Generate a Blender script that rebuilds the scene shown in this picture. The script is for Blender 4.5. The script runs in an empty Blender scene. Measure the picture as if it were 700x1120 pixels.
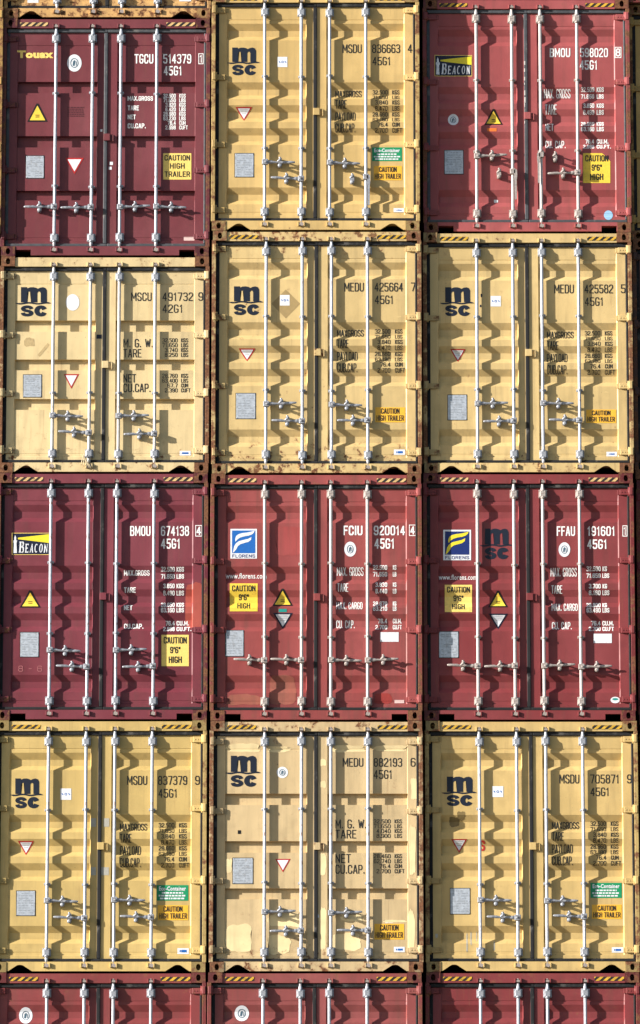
import bpy, bmesh, math, random
from mathutils import Vector
R = math.radians
random.seed(7)
S = bpy.context.scene

# ------------------------------------------------------------------ camera, sky, sun
PHI, FPX, DIST = R(11.0), 5770.0, 60.4          # tilt, focal length in photo pixels, distance to the stack
CAMZ = -3.35
cam = bpy.data.cameras.new('camera'); camo = bpy.data.objects.new('camera', cam)
S.collection.objects.link(camo); S.camera = camo
camo.location = (0, -DIST, CAMZ); camo.rotation_euler = (R(90)+PHI, 0, 0)
cam.sensor_fit = 'VERTICAL'; cam.sensor_height = 36.0; cam.sensor_width = 36.0
cam.lens = FPX/1120*36.0; cam.clip_start = 1; cam.clip_end = 3000

SUN = Vector((-2.70, -1.0, 0.92)).normalized()   # direction towards the sun
EL = math.asin(SUN.z)
w = bpy.data.worlds.new('World'); S.world = w; w.use_nodes = True
nt = w.node_tree; bg = nt.nodes['Background']
sky = nt.nodes.new('ShaderNodeTexSky'); sky.sky_type = 'NISHITA'; sky.sun_disc = False
sky.sun_elevation = EL; sky.sun_rotation = math.atan2(SUN.x, SUN.y)
sky.air_density = 1.0; sky.dust_density = 1.0; sky.ozone_density = 1.0
nt.links.new(sky.outputs[0], bg.inputs[0]); bg.inputs[1].default_value = 0.073
sl = bpy.data.lights.new('sun', 'SUN'); sl.energy = 5.0; sl.angle = R(0.5); sl.color = (1.0, 0.955, 0.895)
so = bpy.data.objects.new('sun', sl); S.collection.objects.link(so)
so.rotation_euler = SUN.to_track_quat('Z', 'Y').to_euler(); so.location = (-60, -40, 40)
S.view_settings.view_transform = 'Standard'; S.view_settings.look = 'None'
S.view_settings.gamma = 1.0; S.view_settings.use_curve_mapping = False
S.view_settings.exposure = 1.17
S.render.resolution_x = 640; S.render.resolution_y = 1024

def at(px, py, Y):
    """point of the photograph -> (x, z) on the upright plane y = Y"""
    d = Vector((px-350, math.cos(PHI)*FPX-math.sin(PHI)*(560-py), math.sin(PHI)*FPX+math.cos(PHI)*(560-py)))
    t = (Y+DIST)/d.y
    return d.x*t, CAMZ+d.z*t

# ------------------------------------------------------------------ materials
def hexlin(c):
    return tuple((v/255/12.92 if v/255 <= .04045 else ((v/255+.055)/1.055)**2.4) for v in c)+(1,)

def new_mat(name):
    m = bpy.data.materials.new(name); m.use_nodes = True
    t = m.node_tree
    return m, t, t.nodes['Principled BSDF']

def node(t, kind, **kw):
    n = t.nodes.new(kind)
    for k, v in kw.items(): setattr(n, k, v)
    return n

def math_n(t, op, a, b=None, clamp=False):
    n = t.nodes.new('ShaderNodeMath'); n.operation = op; n.use_clamp = clamp
    for i, v in enumerate((a, b)):
        if v is None: continue
        if isinstance(v, (int, float)): n.inputs[i].default_value = v
        else: t.links.new(v, n.inputs[i])
    return n.outputs[0]

def noise(t, vec, scale, detail=4, rough=.55):
    n = t.nodes.new('ShaderNodeTexNoise'); n.inputs['Scale'].default_value = scale
    n.inputs['Detail'].default_value = detail; n.inputs['Roughness'].default_value = rough
    t.links.new(vec, n.inputs['Vector']); return n.outputs['Fac']

def ramp(t, v, lo, hi):
    n = t.nodes.new('ShaderNodeMapRange'); n.inputs['From Min'].default_value = lo; n.inputs['From Max'].default_value = hi
    t.links.new(v, n.inputs['Value']); n.clamp = True; return n.outputs['Result']

def mixc(t, fac, a, b, mode='MIX'):
    n = t.nodes.new('ShaderNodeMix'); n.data_type = 'RGBA'; n.blend_type = mode
    if isinstance(fac, (int, float)): n.inputs[0].default_value = fac
    else: t.links.new(fac, n.inputs[0])
    for i, v in ((6, a), (7, b)):
        if isinstance(v, tuple): n.inputs[i].default_value = v
        else: t.links.new(v, n.inputs[i])
    return n.outputs[2]

def coords(t, seed, scale=(1, 1, 1)):
    tc = t.nodes.new('ShaderNodeTexCoord'); mp = t.nodes.new('ShaderNodeMapping')
    rnd = random.Random(seed)
    mp.inputs['Location'].default_value = [rnd.uniform(-40, 40) for _ in range(3)]
    mp.inputs['Scale'].default_value = scale
    t.links.new(tc.outputs['Object'], mp.inputs['Vector'])
    return tc.outputs['Object'], mp.outputs['Vector']

def paint(name, col, seed, rust=0.3, dirt=0.35, H=2.9, pale=None, frame=False):
    """painted corrugated steel: uneven fading, run-down streaks, grime, rust blooms near sill and header"""
    m, t, b = new_mat(name)
    obj, v = coords(t, seed)
    _, vs = coords(t, seed+1, (9, 9, .7))
    base = hexlin(col)
    big = noise(t, v, .9, 3); mid = noise(t, v, 5, 5); fine = noise(t, v, 38, 4); streak = noise(t, vs, 1.4, 5)
    fade = tuple(min(1, c*1.16+.012) for c in base[:3])+(1,)
    dark = tuple(c*.80 for c in base[:3])+(1,)
    c = mixc(t, ramp(t, big, .38, .66), base, fade)
    c = mixc(t, math_n(t, 'MULTIPLY', ramp(t, mid, .48, .74), .55), c, dark)
    grime = (.075, .052, .036, 1)
    g = math_n(t, 'MULTIPLY', ramp(t, streak, .50, .82), dirt)
    c = mixc(t, g, c, grime)
    _, vr = coords(t, seed+3, (26, 26, .9))
    run = math_n(t, 'MULTIPLY', ramp(t, noise(t, vr, 1.0, 4, .6), .64, .74), .20+.45*rust)
    c = mixc(t, run, c, (.20, .095, .045, 1))
    if pale:
        c = mixc(t, pale, c, c)
    # height above the sill, for grime and rust that gathers at the bottom and under the header
    sx = t.nodes.new('ShaderNodeSeparateXYZ'); t.links.new(obj, sx.inputs[0]); z = sx.outputs['Z']
    low = ramp(t, z, .62, .12); high = ramp(t, z, H-.33, H-.08)
    edge = math_n(t, 'MAXIMUM', low, high)
    amt = math_n(t, 'ADD', math_n(t, 'MULTIPLY', edge, .125*min(1.8, rust*2.2)), math_n(t, 'MULTIPLY', big, .10))
    sp = math_n(t, 'ADD', noise(t, v, 11, 8, .68), amt)
    thr = .80-.13*rust
    r = ramp(t, sp, thr, thr+.05)
    rustc = mixc(t, ramp(t, fine, .35, .65), (.075, .028, .012, 1), (.21, .085, .03, 1))
    halo = math_n(t, 'MULTIPLY', ramp(t, sp, thr-.08, thr+.02), .35)
    c = mixc(t, halo, c, (.24, .11, .05, 1))
    c = mixc(t, r, c, rustc)
    _, vw = coords(t, seed+7, (1.6, 1.6, .35))
    wash = math_n(t, 'MULTIPLY', ramp(t, noise(t, vw, 1.3, 6, .65), .50, .72), .30)
    c = mixc(t, wash, c, tuple(x*.62 for x in base[:3])+(1,))
    # small dark chips and pale scuffs
    chip = ramp(t, noise(t, v, 60, 2), .735, .76)
    c = mixc(t, math_n(t, 'MULTIPLY', chip, .6), c, (.05, .03, .02, 1))
    _, vx = coords(t, seed+5, (3, 3, 14))
    scuff = math_n(t, 'MULTIPLY', ramp(t, noise(t, vx, 2.2, 6, .7), .66, .74), .45)
    c = mixc(t, scuff, c, (min(1, base[0]*1.7), min(1, base[1]*1.7+.03), min(1, base[2]*1.7+.03), 1))
    t.links.new(c, b.inputs['Base Color'])
    ro = math_n(t, 'ADD', math_n(t, 'MULTIPLY', mid, .25), .40)
    ro = math_n(t, 'ADD', ro, math_n(t, 'MULTIPLY', r, .3), True)
    t.links.new(ro, b.inputs['Roughness'])
    b.inputs['Specular IOR Level'].default_value = .35
    h = math_n(t, 'ADD', math_n(t, 'MULTIPLY', noise(t, v, 2.6, 2), .016), math_n(t, 'MULTIPLY', fine, .0006))
    h = math_n(t, 'ADD', h, math_n(t, 'MULTIPLY', r, .0008))
    bp = t.nodes.new('ShaderNodeBump'); bp.inputs['Strength'].default_value = .55; bp.inputs['Distance'].default_value = 1.0
    t.links.new(h, bp.inputs['Height']); t.links.new(bp.outputs[0], b.inputs['Normal'])
    return m

def worn(name, col, seed, rust):
    """frame steel: paint with much rust showing through"""
    m, t, b = new_mat(name)
    obj, v = coords(t, seed)
    fine = noise(t, v, 45, 5, .7)
    n = noise(t, v, 7, 8, .72)
    rustc = mixc(t, ramp(t, fine, .3, .7), (.060, .024, .013, 1), (.25, .105, .045, 1))
    base = hexlin(col)
    c = mixc(t, ramp(t, noise(t, v, 3, 4), .35, .7), base, tuple(x*.7 for x in base[:3])+(1,))
    lo = .68-.34*rust
    f = ramp(t, n, lo, lo+.10)
    c = mixc(t, f, c, rustc)
    t.links.new(c, b.inputs['Base Color'])
    t.links.new(math_n(t, 'ADD', math_n(t, 'MULTIPLY', f, .3), .5), b.inputs['Roughness'])
    b.inputs['Specular IOR Level'].default_value = .3
    bp = t.nodes.new('ShaderNodeBump'); bp.inputs['Strength'].default_value = .7; bp.inputs['Distance'].default_value = .004
    t.links.new(fine, bp.inputs['Height']); t.links.new(bp.outputs[0], b.inputs['Normal'])
    return m

def simple(name, col, rough=.6, metal=0, var=.25, scale=25, seed=3, spec=.4, dirtc=None, dirt=0, bump=0):
    m, t, b = new_mat(name)
    obj, v = coords(t, seed)
    base = hexlin(col)
    c = mixc(t, ramp(t, noise(t, v, scale, 5), .35, .7), base, tuple(x*(1-var) for x in base[:3])+(1,))
    if dirtc:
        c = mixc(t, math_n(t, 'MULTIPLY', ramp(t, noise(t, v, scale*.4, 7, .7), .56, .66), dirt), c, hexlin(dirtc))
    t.links.new(c, b.inputs['Base Color'])
    b.inputs['Roughness'].default_value = rough; b.inputs['Metallic'].default_value = metal
    b.inputs['Specular IOR Level'].default_value = spec
    if bump:
        bp = t.nodes.new('ShaderNodeBump'); bp.inputs['Strength'].default_value = .6; bp.inputs['Distance'].default_value = bump
        t.links.new(noise(t, v, scale, 4), bp.inputs['Height']); t.links.new(bp.outputs[0], b.inputs['Normal'])
    return m

RUBBER = simple('rubber_seal', (26, 26, 28), .8, var=.35, scale=14, dirtc=(95, 92, 88), dirt=.6)
RUBBER_GREY = simple('rubber_seal_weathered', (74, 76, 80), .6, var=.4, scale=14, dirtc=(120, 116, 110), dirt=.6)
ZINC = simple('galvanised_steel', (196, 200, 208), .42, .35, .18, 30, spec=.5, dirtc=(120, 84, 60), dirt=.25)
ZINC_DULL = simple('galvanised_fittings', (168, 171, 178), .42, .3, .45, 60, spec=.5, dirtc=(92, 62, 44), dirt=.5)
CAM = simple('rusty_cam_steel', (172, 160, 152), .6, .2, .4, 45, dirtc=(84, 48, 30), dirt=.85)
BAR_WHITE = simple('painted_bar_steel', (204, 198, 194), .5, .08, .2, 26, spec=.4, dirtc=(135, 92, 74), dirt=.35)
FIT_WHITE = simple('painted_bar_fittings', (174, 164, 158), .5, .1, .4, 55, spec=.4, dirtc=(105, 66, 48), dirt=.6)
INNER = simple('container_inside', (30, 26, 24), .9)
VINYL = {}
def vinyl(name, col, **kw):
    if name not in VINYL:
        VINYL[name] = simple('sticker_'+name, col, kw.get('rough', .5), 0, kw.get('var', .12), 40, spec=.35,
                             dirtc=kw.get('dirtc'), dirt=kw.get('dirt', 0))
    return VINYL[name]
WHITE = vinyl('white', (222, 224, 228), dirtc=(180, 172, 162), dirt=.3)
CREAMT = vinyl('white_lettering', (240, 238, 235), dirtc=(190, 150, 150), dirt=.35)
BLACKT = vinyl('black_lettering', (30, 32, 34), dirtc=(120, 100, 60), dirt=.35)
NAVYT = vinyl('navy_lettering', (20, 28, 44))
YELL = vinyl('yellow', (236, 200, 70), dirtc=(190, 150, 50), dirt=.5)
YELL_PALE = vinyl('pale_yellow', (238, 206, 112), dirtc=(200, 160, 80), dirt=.5)
BEAMY = vinyl('beam_yellow', (226, 208, 50))
ORNG = vinyl('amber', (236, 178, 56), dirtc=(200, 150, 60), dirt=.5)
REDV = vinyl('red', (176, 40, 38))
GREENV = vinyl('green', (20, 140, 92), dirtc=(10, 100, 66), dirt=.5)
BLUEV = vinyl('blue', (28, 98, 176), dirtc=(20, 70, 150), dirt=.4)
NAVYV = vinyl('navy', (22, 42, 104))
DNAVY = vinyl('dark_navy', (18, 24, 48))
LBLUE = vinyl('light_blue', (150, 190, 222))
PLATE = simple('data_plate_aluminium', (190, 196, 204), .45, .35, .3, 30, dirtc=(120, 112, 104), dirt=.5)
plate_tone = vinyl('pale_grey_ink', (186, 190, 198))
PLATE_INK = vinyl('plate_ink', (146, 152, 160))
FAINT = vinyl('faint_ink', (80, 36, 42))
GREYM = vinyl('grey_mark', (168, 164, 152))
BLACKV = vinyl('black', (24, 22, 22), dirtc=(60, 50, 30), dirt=.5)

HZ_K = simple('hazard_black', (34, 32, 32), .6, 0, .3, 30, dirtc=(110, 84, 50), dirt=.7)
HZ_Y = simple('hazard_yellow', (214, 168, 52), .6, 0, .35, 26, dirtc=(62, 48, 34), dirt=.8)
HZ_P = simple('hazard_cream', (222, 184, 124), .6, 0, .35, 26, dirtc=(70, 50, 40), dirt=.8)
# ------------------------------------------------------------------ mesh helpers
def box(bm, x0, x1, y0, y1, z0, z1, bev=0):
    vs = [bm.verts.new((x, y, z)) for x in (x0, x1) for y in (y0, y1) for z in (z0, z1)]
    q = [(0, 1, 3, 2), (4, 6, 7, 5), (0, 4, 5, 1), (2, 3, 7, 6), (0, 2, 6, 4), (1, 5, 7, 3)]
    fs = [bm.faces.new([vs[i] for i in f]) for f in q]
    if bev:
        es = list({e for f in fs for e in f.edges})
        bmesh.ops.bevel(bm, geom=es, offset=bev, segments=2, profile=.5, affect='EDGES')

def loft(bm, rings, cap=True):
    """rings: lists of points of equal length -> closed tube"""
    rv = [[bm.verts.new(p) for p in r] for r in rings]
    n = len(rv[0])
    for a, b in zip(rv, rv[1:]):
        for i in range(n):
            f = bm.faces.new((a[i], a[(i+1) % n], b[(i+1) % n], b[i])); f.smooth = True
    if cap:
        bm.faces.new(rv[0][::-1]); bm.faces.new(rv[-1])

def lathe_z(bm, x, y, prof, n=14):
    loft(bm, [[(x+r*math.cos(2*math.pi*i/n), y+r*math.sin(2*math.pi*i/n), z) for i in range(n)] for z, r in prof])

def lathe_y(bm, x, z, prof, n=12, sx=1.0, sz=1.0):
    loft(bm, [[(x+sx*r*math.cos(2*math.pi*i/n), y, z+sz*r*math.sin(2*math.pi*i/n)) for i in range(n)] for y, r in prof])

def prism_xz(bm, pts, y0, y1):
    a = [bm.verts.new((x, y0, z)) for x, z in pts]; b = [bm.verts.new((x, y1, z)) for x, z in pts]
    bm.faces.new(a); bm.faces.new(b[::-1])
    n = len(pts)
    for i in range(n): bm.faces.new((a[i], b[i], b[(i+1) % n], a[(i+1) % n]))

CACHE = {}
def mesh_of(key, fn, name):
    if key in CACHE: return CACHE[key]
    bm = bmesh.new(); fn(bm)
    bmesh.ops.recalc_face_normals(bm, faces=bm.faces)
    me = bpy.data.meshes.new(name); bm.to_mesh(me); bm.free()
    me.materials.append(None)
    CACHE[key] = me
    return me

def put(name, me, mat, parent, label=None, loc=None):
    o = bpy.data.objects.new(name, me); S.collection.objects.link(o)
    o.material_slots[0].link = 'OBJECT'; o.material_slots[0].material = mat
    o.parent = parent
    if loc: o.location = loc
    if label: o['label'] = label
    return o

# ------------------------------------------------------------------ door surface
W = 2.438
DOOR_Y = .053
REC = .043
SLANT = .012
STEP = .009
def frange(x0, x1): return (x0, x1)
PANELS = ((.165, 1.114), (1.346, 2.276))
DOORX = ((.074, 1.196), (1.232, 2.376))
BARX = (.62, 1.05, 1.388, 1.818)

def profile(kind, H, bands, REC=REC):
    """list of (z, depth) from the sill upwards; depth is set back from the frame surface"""
    k = H/2.896
    pts = [(.145, 0)]
    zt = H-.326
    zs = []
    if kind == 'A':
        for zt_ in bands:
            z = zt_*k
            zs += [(z-.205, 0), (z-.150, REC), (z-.078, REC), (z, 0)]
    else:
        for z0, z1 in bands:
            zs += [(z1-.004, 0), (z1, .052), (z0-.004, .052), (z0, 0)]
    zs.sort()
    pts += [(.198, 0), (.204, 0), (.226, 0), (.229, .003), (.235, .003), (.238, 0)]
    pts += zs
    pts += [(zt-.006, 0), (zt-.003, .004), (zt+.004, .004), (zt+.007, 0), (H-.160, 0)]
    return pts

def depth_at(pts, z):
    for (z0, d0), (z1, d1) in zip(pts, pts[1:]):
        if z0 <= z <= z1:
            return d0+(d1-d0)*(z-z0)/max(1e-6, z1-z0)
    return 0.0

def surf(c, x, z):
    """y of the door surface at local x, z"""
    d = depth_at(c['prof'], z)
    for a, b in PANELS:
        if a < x < b:
            d += STEP*(0 < z-.2 < c['H']-.5)
            k = min(1, (x-a)/c['sl'], (b-x)/c['sl'])
            return DOOR_Y+d*k
    return DOOR_Y

def door_mesh(bm, c, side):
    x0, x1 = DOORX[side]; a, b = PANELS[side]
    sl = c['sl']; xs = [x0, a, a+sl, b-sl, b, x1]
    P = c['prof']; zs = [p[0] for p in P]
    grid = [[bm.verts.new((x, DOOR_Y+(P[j][1]+STEP*(0 < P[j][0]-.2 < c['H']-.5) if 2 <= i <= 3 else 0), z)) for i, x in enumerate(xs)] for j, z in enumerate(zs)]
    for j in range(len(zs)-1):
        for i in range(len(xs)-1):
            vs = (grid[j][i], grid[j][i+1], grid[j+1][i+1], grid[j+1][i])
            bm.faces.new(vs)
    # edges of the leaf and its back
    n = len(zs)-1; m = len(xs)-1
    rim = [grid[0][i] for i in range(m+1)]+[grid[j][m] for j in range(1, n+1)]+[grid[n][i] for i in range(m-1, -1, -1)]+[grid[j][0] for j in range(n-1, 0, -1)]
    back = [bm.verts.new((v.co.x, .115, v.co.z)) for v in rim]
    for i in range(len(rim)):
        k = (i+1) % len(rim); bm.faces.new((rim[i], back[i], back[k], rim[k]))
    bm.faces.new(back)

# ------------------------------------------------------------------ flat artwork laid on the door surface
def tri_clean(bm):
    bmesh.ops.triangulate(bm, faces=bm.faces)

class Art:
    """shapes of one colour in container coordinates (x, z), draped on the door skin"""
    def __init__(self, c, eps=.002):
        self.c = c; self.bm = bmesh.new(); self.eps = eps
    def poly(self, pts, px=True):
        vs = []
        for p in pts:
            x, z = self.c['loc'](*p) if px else p
            vs.append(self.bm.verts.new((x, 0, z)))
        self.bm.faces.new(vs); return self
    def rect(self, x0, y0, x1, y1): return self.poly([(x0, y0), (x1, y0), (x1, y1), (x0, y1)])
    def ellipse(self, x0, y0, x1, y1, n=28, a0=0):
        cx, cy, rx, ry = (x0+x1)/2, (y0+y1)/2, (x1-x0)/2, (y1-y0)/2
        return self.poly([(cx+rx*math.cos(2*math.pi*i/n), cy+ry*math.sin(2*math.pi*i/n)) for i in range(n)])
    def ring(self, x0, y0, x1, y1, w, n=28):
        cx, cy, rx, ry = (x0+x1)/2, (y0+y1)/2, (x1-x0)/2, (y1-y0)/2
        for i in range(n):
            a, b = 2*math.pi*i/n, 2*math.pi*(i+1)/n
            self.poly([(cx+rx*math.cos(a), cy+ry*math.sin(a)), (cx+rx*math.cos(b), cy+ry*math.sin(b)),
                       (cx+(rx-w)*math.cos(b), cy+(ry-w)*math.sin(b)), (cx+(rx-w)*math.cos(a), cy+(ry-w)*math.sin(a))])
        return self
    def unit(self, pts, x0, y0, x1, y1, w=1.0, h=1.0):
        """pts in a w x h frame with y down, fitted to the pixel box"""
        return self.poly([(x0+p[0]/w*(x1-x0), y0+p[1]/h*(y1-y0)) for p in pts])
    def text(self, s, x0, y0, x1, y1, bold=.0, shear=0.0, plain=False):
        if not plain and all(ch in F_ for ch in s): return self.stencil(s, x0, y0, x1, y1, bold)
        V, F = glyphs(s, bold, shear)
        a = [v[0] for v in V]; b = [v[1] for v in V]
        ax, bx, ay, by = min(a), max(a), min(b), max(b)
        vs = []
        for vx, vy in V:
            x, z = self.c['loc'](x0+(vx-ax)/(bx-ax)*(x1-x0), y1-(vy-ay)/(by-ay)*(y1-y0))
            vs.append(self.bm.verts.new((x, 0, z)))
        for f in F:
            try: self.bm.faces.new([vs[i] for i in f])
            except ValueError: pass
        return self
    def stencil(self, s, x0, y0, x1, y1, bold=0.0):
        """condensed stroke lettering, bold 0..: share of the cap height added to the stroke"""
        h = y1-y0; t = h*((.055 if h > 7.5 else .07)+bold*1.2)
        gap = .56 if bold < .01 else .62
        tot = sum(F_[ch][0] for ch in s)+gap*(len(s)-1)
        t = min(t, (.215 if h < 7.5 else .19)*(x1-x0)/max(tot, .8)) if len(s) > 1 else min(t, .16*(x1-x0))
        k = (x1-x0-2*t)/max(tot, .01)
        x = x0+t; lay = self.bm.verts.layers.float.get('lift') or self.bm.verts.layers.float.new('lift')
        for ch in s:
            w, strokes = F_[ch]
            for q, st in enumerate(strokes):
                closed = st[-1] == 'c'; pts = [p for p in st if p != 'c']
                P = [(x+p[0]*w*k, y1-t-p[1]*(h-2*t)) for p in pts]
                if len(s) == 1 and w > .5: P = [(x0+t+p[0]*(x1-x0-2*t), y1-t-p[1]*(h-2*t)) for p in pts]
                if not closed:   # run the ends out to the outline
                    for e, f in ((0, 1), (-1, -2)):
                        d = (Vector(P[e])-Vector(P[f])).normalized()*t*.9; P[e] = (P[e][0]+d.x, P[e][1]+d.y)
                for qi, quad in enumerate(ribbon(P, t, closed)):
                    vs = []
                    for pp in quad:
                        xx, zz = self.c['loc'](pp.x, pp.y); v = self.bm.verts.new((xx, 0, zz)); v[lay] = .0004*q+.00007*qi; vs.append(v)
                    self.bm.faces.new(vs)
            x += (w+gap)*k
        return self
    def lines(self, rows, x0, x1, ys, bold=.03, align='L'):
        for s, (ya, yb) in zip(rows, ys):
            self.text(s, x0, ya, x1, yb, bold)
        return self
    def done(self, name, mat, parent, label=None, eps=None):
        bm = self.bm; c = self.c; e = self.eps if eps is None else eps
        tri_clean(bm)
        xs = [v.co.x for v in bm.verts]; zs = [v.co.z for v in bm.verts]
        z0, z1, x0, x1 = min(zs), max(zs), min(xs), max(xs)
        for z, d in c['prof']:
            if z0 < z < z1:
                bmesh.ops.bisect_plane(bm, geom=bm.verts[:]+bm.edges[:]+bm.faces[:], plane_co=(0, 0, z), plane_no=(0, 0, 1))
        for a, b in PANELS:
            for x in (a, a+c['sl'], b-c['sl'], b):
                if x0 < x < x1:
                    bmesh.ops.bisect_plane(bm, geom=bm.verts[:]+bm.edges[:]+bm.faces[:], plane_co=(x, 0, 0), plane_no=(1, 0, 0))
        lay = bm.verts.layers.float.get('lift')
        for v in bm.verts: v.co.y = surf(c, v.co.x, v.co.z)-e-(v[lay] if lay else 0)
        for f in bm.faces:
            f.normal_update()
            if f.normal.y > 0: f.normal_flip()
        me = bpy.data.meshes.new(name); bm.to_mesh(me); bm.free(); me.materials.append(None)
        return put(name, me, mat, parent, label)

O_ = [(0, .15), (0, .85), (.22, 1), (.78, 1), (1, .85), (1, .15), (.78, 0), (.22, 0)]
F_ = {'0': (1, [O_+['c']]), '1': (.62, [[(.1, .80), (.65, 1), (.65, 0)]]),
 '2': (1, [[(0, .80), (.03, .88), (.22, 1), (.78, 1), (1, .87), (1, .66), (0, .14), (0, 0), (1, 0)]]),
 '3': (1, [[(0, .88), (.2, 1), (.78, 1), (1, .87), (1, .66), (.76, .53), (1, .40), (1, .15), (.78, 0), (.2, 0), (0, .12)], [(.42, .53), (.72, .53)]]),
 '4': (1, [[(.72, 0), (.72, .98)], [(.66, .96), (0, .30), (0, .28), (1, .28)]]),
 '5': (1, [[(.95, 1), (.05, 1), (.03, .56), (.76, .58), (1, .45), (1, .15), (.78, 0), (.2, 0), (0, .14)]]),
 '6': (1, [[(1, .84), (.80, 1), (.22, 1), (0, .85), (0, .15), (.22, 0), (.78, 0), (1, .15), (1, .42), (.80, .56), (.12, .56)]]),
 '7': (1, [[(0, 1), (1, 1), (1, .92), (.42, 0)]]),
 '8': (1, [[(.24, .53), (.04, .66), (.04, .87), (.24, 1), (.76, 1), (.96, .87), (.96, .66), (.76, .53), (1, .40), (1, .14), (.76, 0), (.24, 0), (0, .14), (0, .40), 'c'], [(.34, .53), (.66, .53)]]),
 '9': (1, [[(0, .16), (.20, 0), (.78, 0), (1, .15), (1, .85), (.78, 1), (.22, 1), (0, .85), (0, .58), (.20, .44), (.88, .44)]]),
 'A': (1.05, [[(0, 0), (.44, 1), (.56, 1), (1, 0)], [(.22, .30), (.78, .30)]]),
 'B': (1, [[(.74, .53), (.95, .64), (.95, .87), (.74, 1), (0, 1), (0, 0), (.76, 0), (1, .14), (1, .40), (.78, .51)], [(.25, .53), (.70, .53)]]),
 'C': (1, [[(1, .74), (1, .85), (.78, 1), (.22, 1), (0, .85), (0, .15), (.22, 0), (.78, 0), (1, .15), (1, .27)]]),
 'D': (1, [[(0, 0), (0, 1), (.74, 1), (1, .84), (1, .16), (.74, 0), 'c']]),
 'E': (.88, [[(1, 1), (0, 1), (0, 0), (1, 0)], [(.12, .53), (.84, .53)]]), 'F': (.86, [[(1, 1), (0, 1), (0, 0)], [(.12, .52), (.84, .52)]]),
 'G': (1, [[(1, .80), (1, .86), (.78, 1), (.22, 1), (0, .85), (0, .15), (.22, 0), (.78, 0), (1, .15), (1, .44)], [(.58, .44), (.9, .44)]]),
 'H': (1, [[(0, 0), (0, 1)], [(1, 0), (1, 1)], [(.1, .52), (.9, .52)]]), 'I': (.12, [[(.5, 0), (.5, 1)]]),
 'K': (1, [[(0, 0), (0, 1)], [(1, 1), (.16, .50), (1, 0)]]), 'L': (.84, [[(0, 1), (0, 0), (1, 0)]]),
 'M': (1.3, [[(0, 0), (0, 1)], [(1, 0), (1, 1)], [(.06, .92), (.5, .26), (.94, .92)]]), 'N': (1.05, [[(0, 0), (0, 1)], [(1, 0), (1, 1)], [(.06, .92), (.94, .08)]]),
 'O': (1, [O_+['c']]), 'P': (1, [[(0, 0), (0, 1), (.76, 1), (1, .86), (1, .60), (.76, .46), (.12, .46)]]),
 'R': (1, [[(0, 0), (0, 1), (.76, 1), (1, .86), (1, .62), (.76, .48), (.12, .48)], [(.62, .44), (1, 0)]]),
 'S': (1, [[(1, .80), (.98, .86), (.78, 1), (.22, 1), (0, .86), (0, .68), (.20, .56), (.80, .46), (1, .34), (1, .14), (.78, 0), (.22, 0), (0, .14), (0, .22)]]),
 'T': (1, [[(0, 1), (1, 1)], [(.5, .94), (.5, 0)]]), 'U': (1, [[(0, 1), (0, .15), (.22, 0), (.78, 0), (1, .15), (1, 1)]]),
 'V': (1, [[(0, 1), (.5, 0), (1, 1)]]), 'W': (1.4, [[(0, 1), (.25, .04)], [(.25, .04), (.5, .8)], [(.5, .8), (.75, .04)], [(.75, .04), (1, 1)]]), 'X': (1, [[(0, 0), (1, 1)], [(0, 1), (1, 0)]]),
 'Y': (1, [[(0, 1), (.5, .45), (1, 1)], [(.5, .42), (.5, 0)]]), 'Z': (1, [[(0, 1), (1, 1), (0, 0), (1, 0)]]),
 '.': (.12, [[(.5, 0), (.5, .09)]]), "'": (.12, [[(.5, .72), (.5, 1)]]), '"': (.4, [[(.1, .72), (.1, 1)], [(.9, .72), (.9, 1)]]), '-': (.6, [[(0, .5), (1, .5)]]), ' ': (.40, [])}

def ribbon(pts, t, closed):
    """outline of a stroke with mitred corners: list of quads"""
    n = len(pts); L, Rr = [], []
    for i in range(n):
        p = Vector(pts[i])
        a = Vector(pts[i-1]) if (i or closed) else None
        b = Vector(pts[(i+1) % n]) if (i < n-1 or closed) else None
        d1 = (p-a).normalized() if a is not None else None
        d2 = (b-p).normalized() if b is not None else None
        if d1 is None: d1 = d2
        if d2 is None: d2 = d1
        n1 = Vector((-d1.y, d1.x)); n2 = Vector((-d2.y, d2.x)); m = n1+n2
        if m.length < .2: m = n1
        m.normalize(); k = min(1.7, 1/max(.3, m.dot(n1)))
        L.append(p+m*t*k); Rr.append(p-m*t*k)
    out = []
    for i in range(n if closed else n-1):
        j = (i+1) % n; out.append((L[i], L[j], Rr[j], Rr[i]))
    return out
GL = {}
def glyphs(s, bold, shear):
    key = (s, bold, shear)
    if key in GL: return GL[key]
    cu = bpy.data.curves.new('lettering', 'FONT'); cu.body = s; cu.offset = bold; cu.shear = shear
    cu.resolution_u = 2; cu.dimensions = '2D'; cu.fill_mode = 'FRONT'; cu.space_character = 1.06
    o = bpy.data.objects.new('lettering', cu); S.collection.objects.link(o)
    dg = bpy.context.evaluated_depsgraph_get()
    me = bpy.data.meshes.new_from_object(o.evaluated_get(dg))
    V = [(v.co.x, v.co.y) for v in me.vertices]; F = [tuple(p.vertices) for p in me.polygons]
    bpy.data.objects.remove(o); bpy.data.curves.remove(cu); bpy.data.meshes.remove(me)
    GL[key] = (V, F)
    return GL[key]

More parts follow.
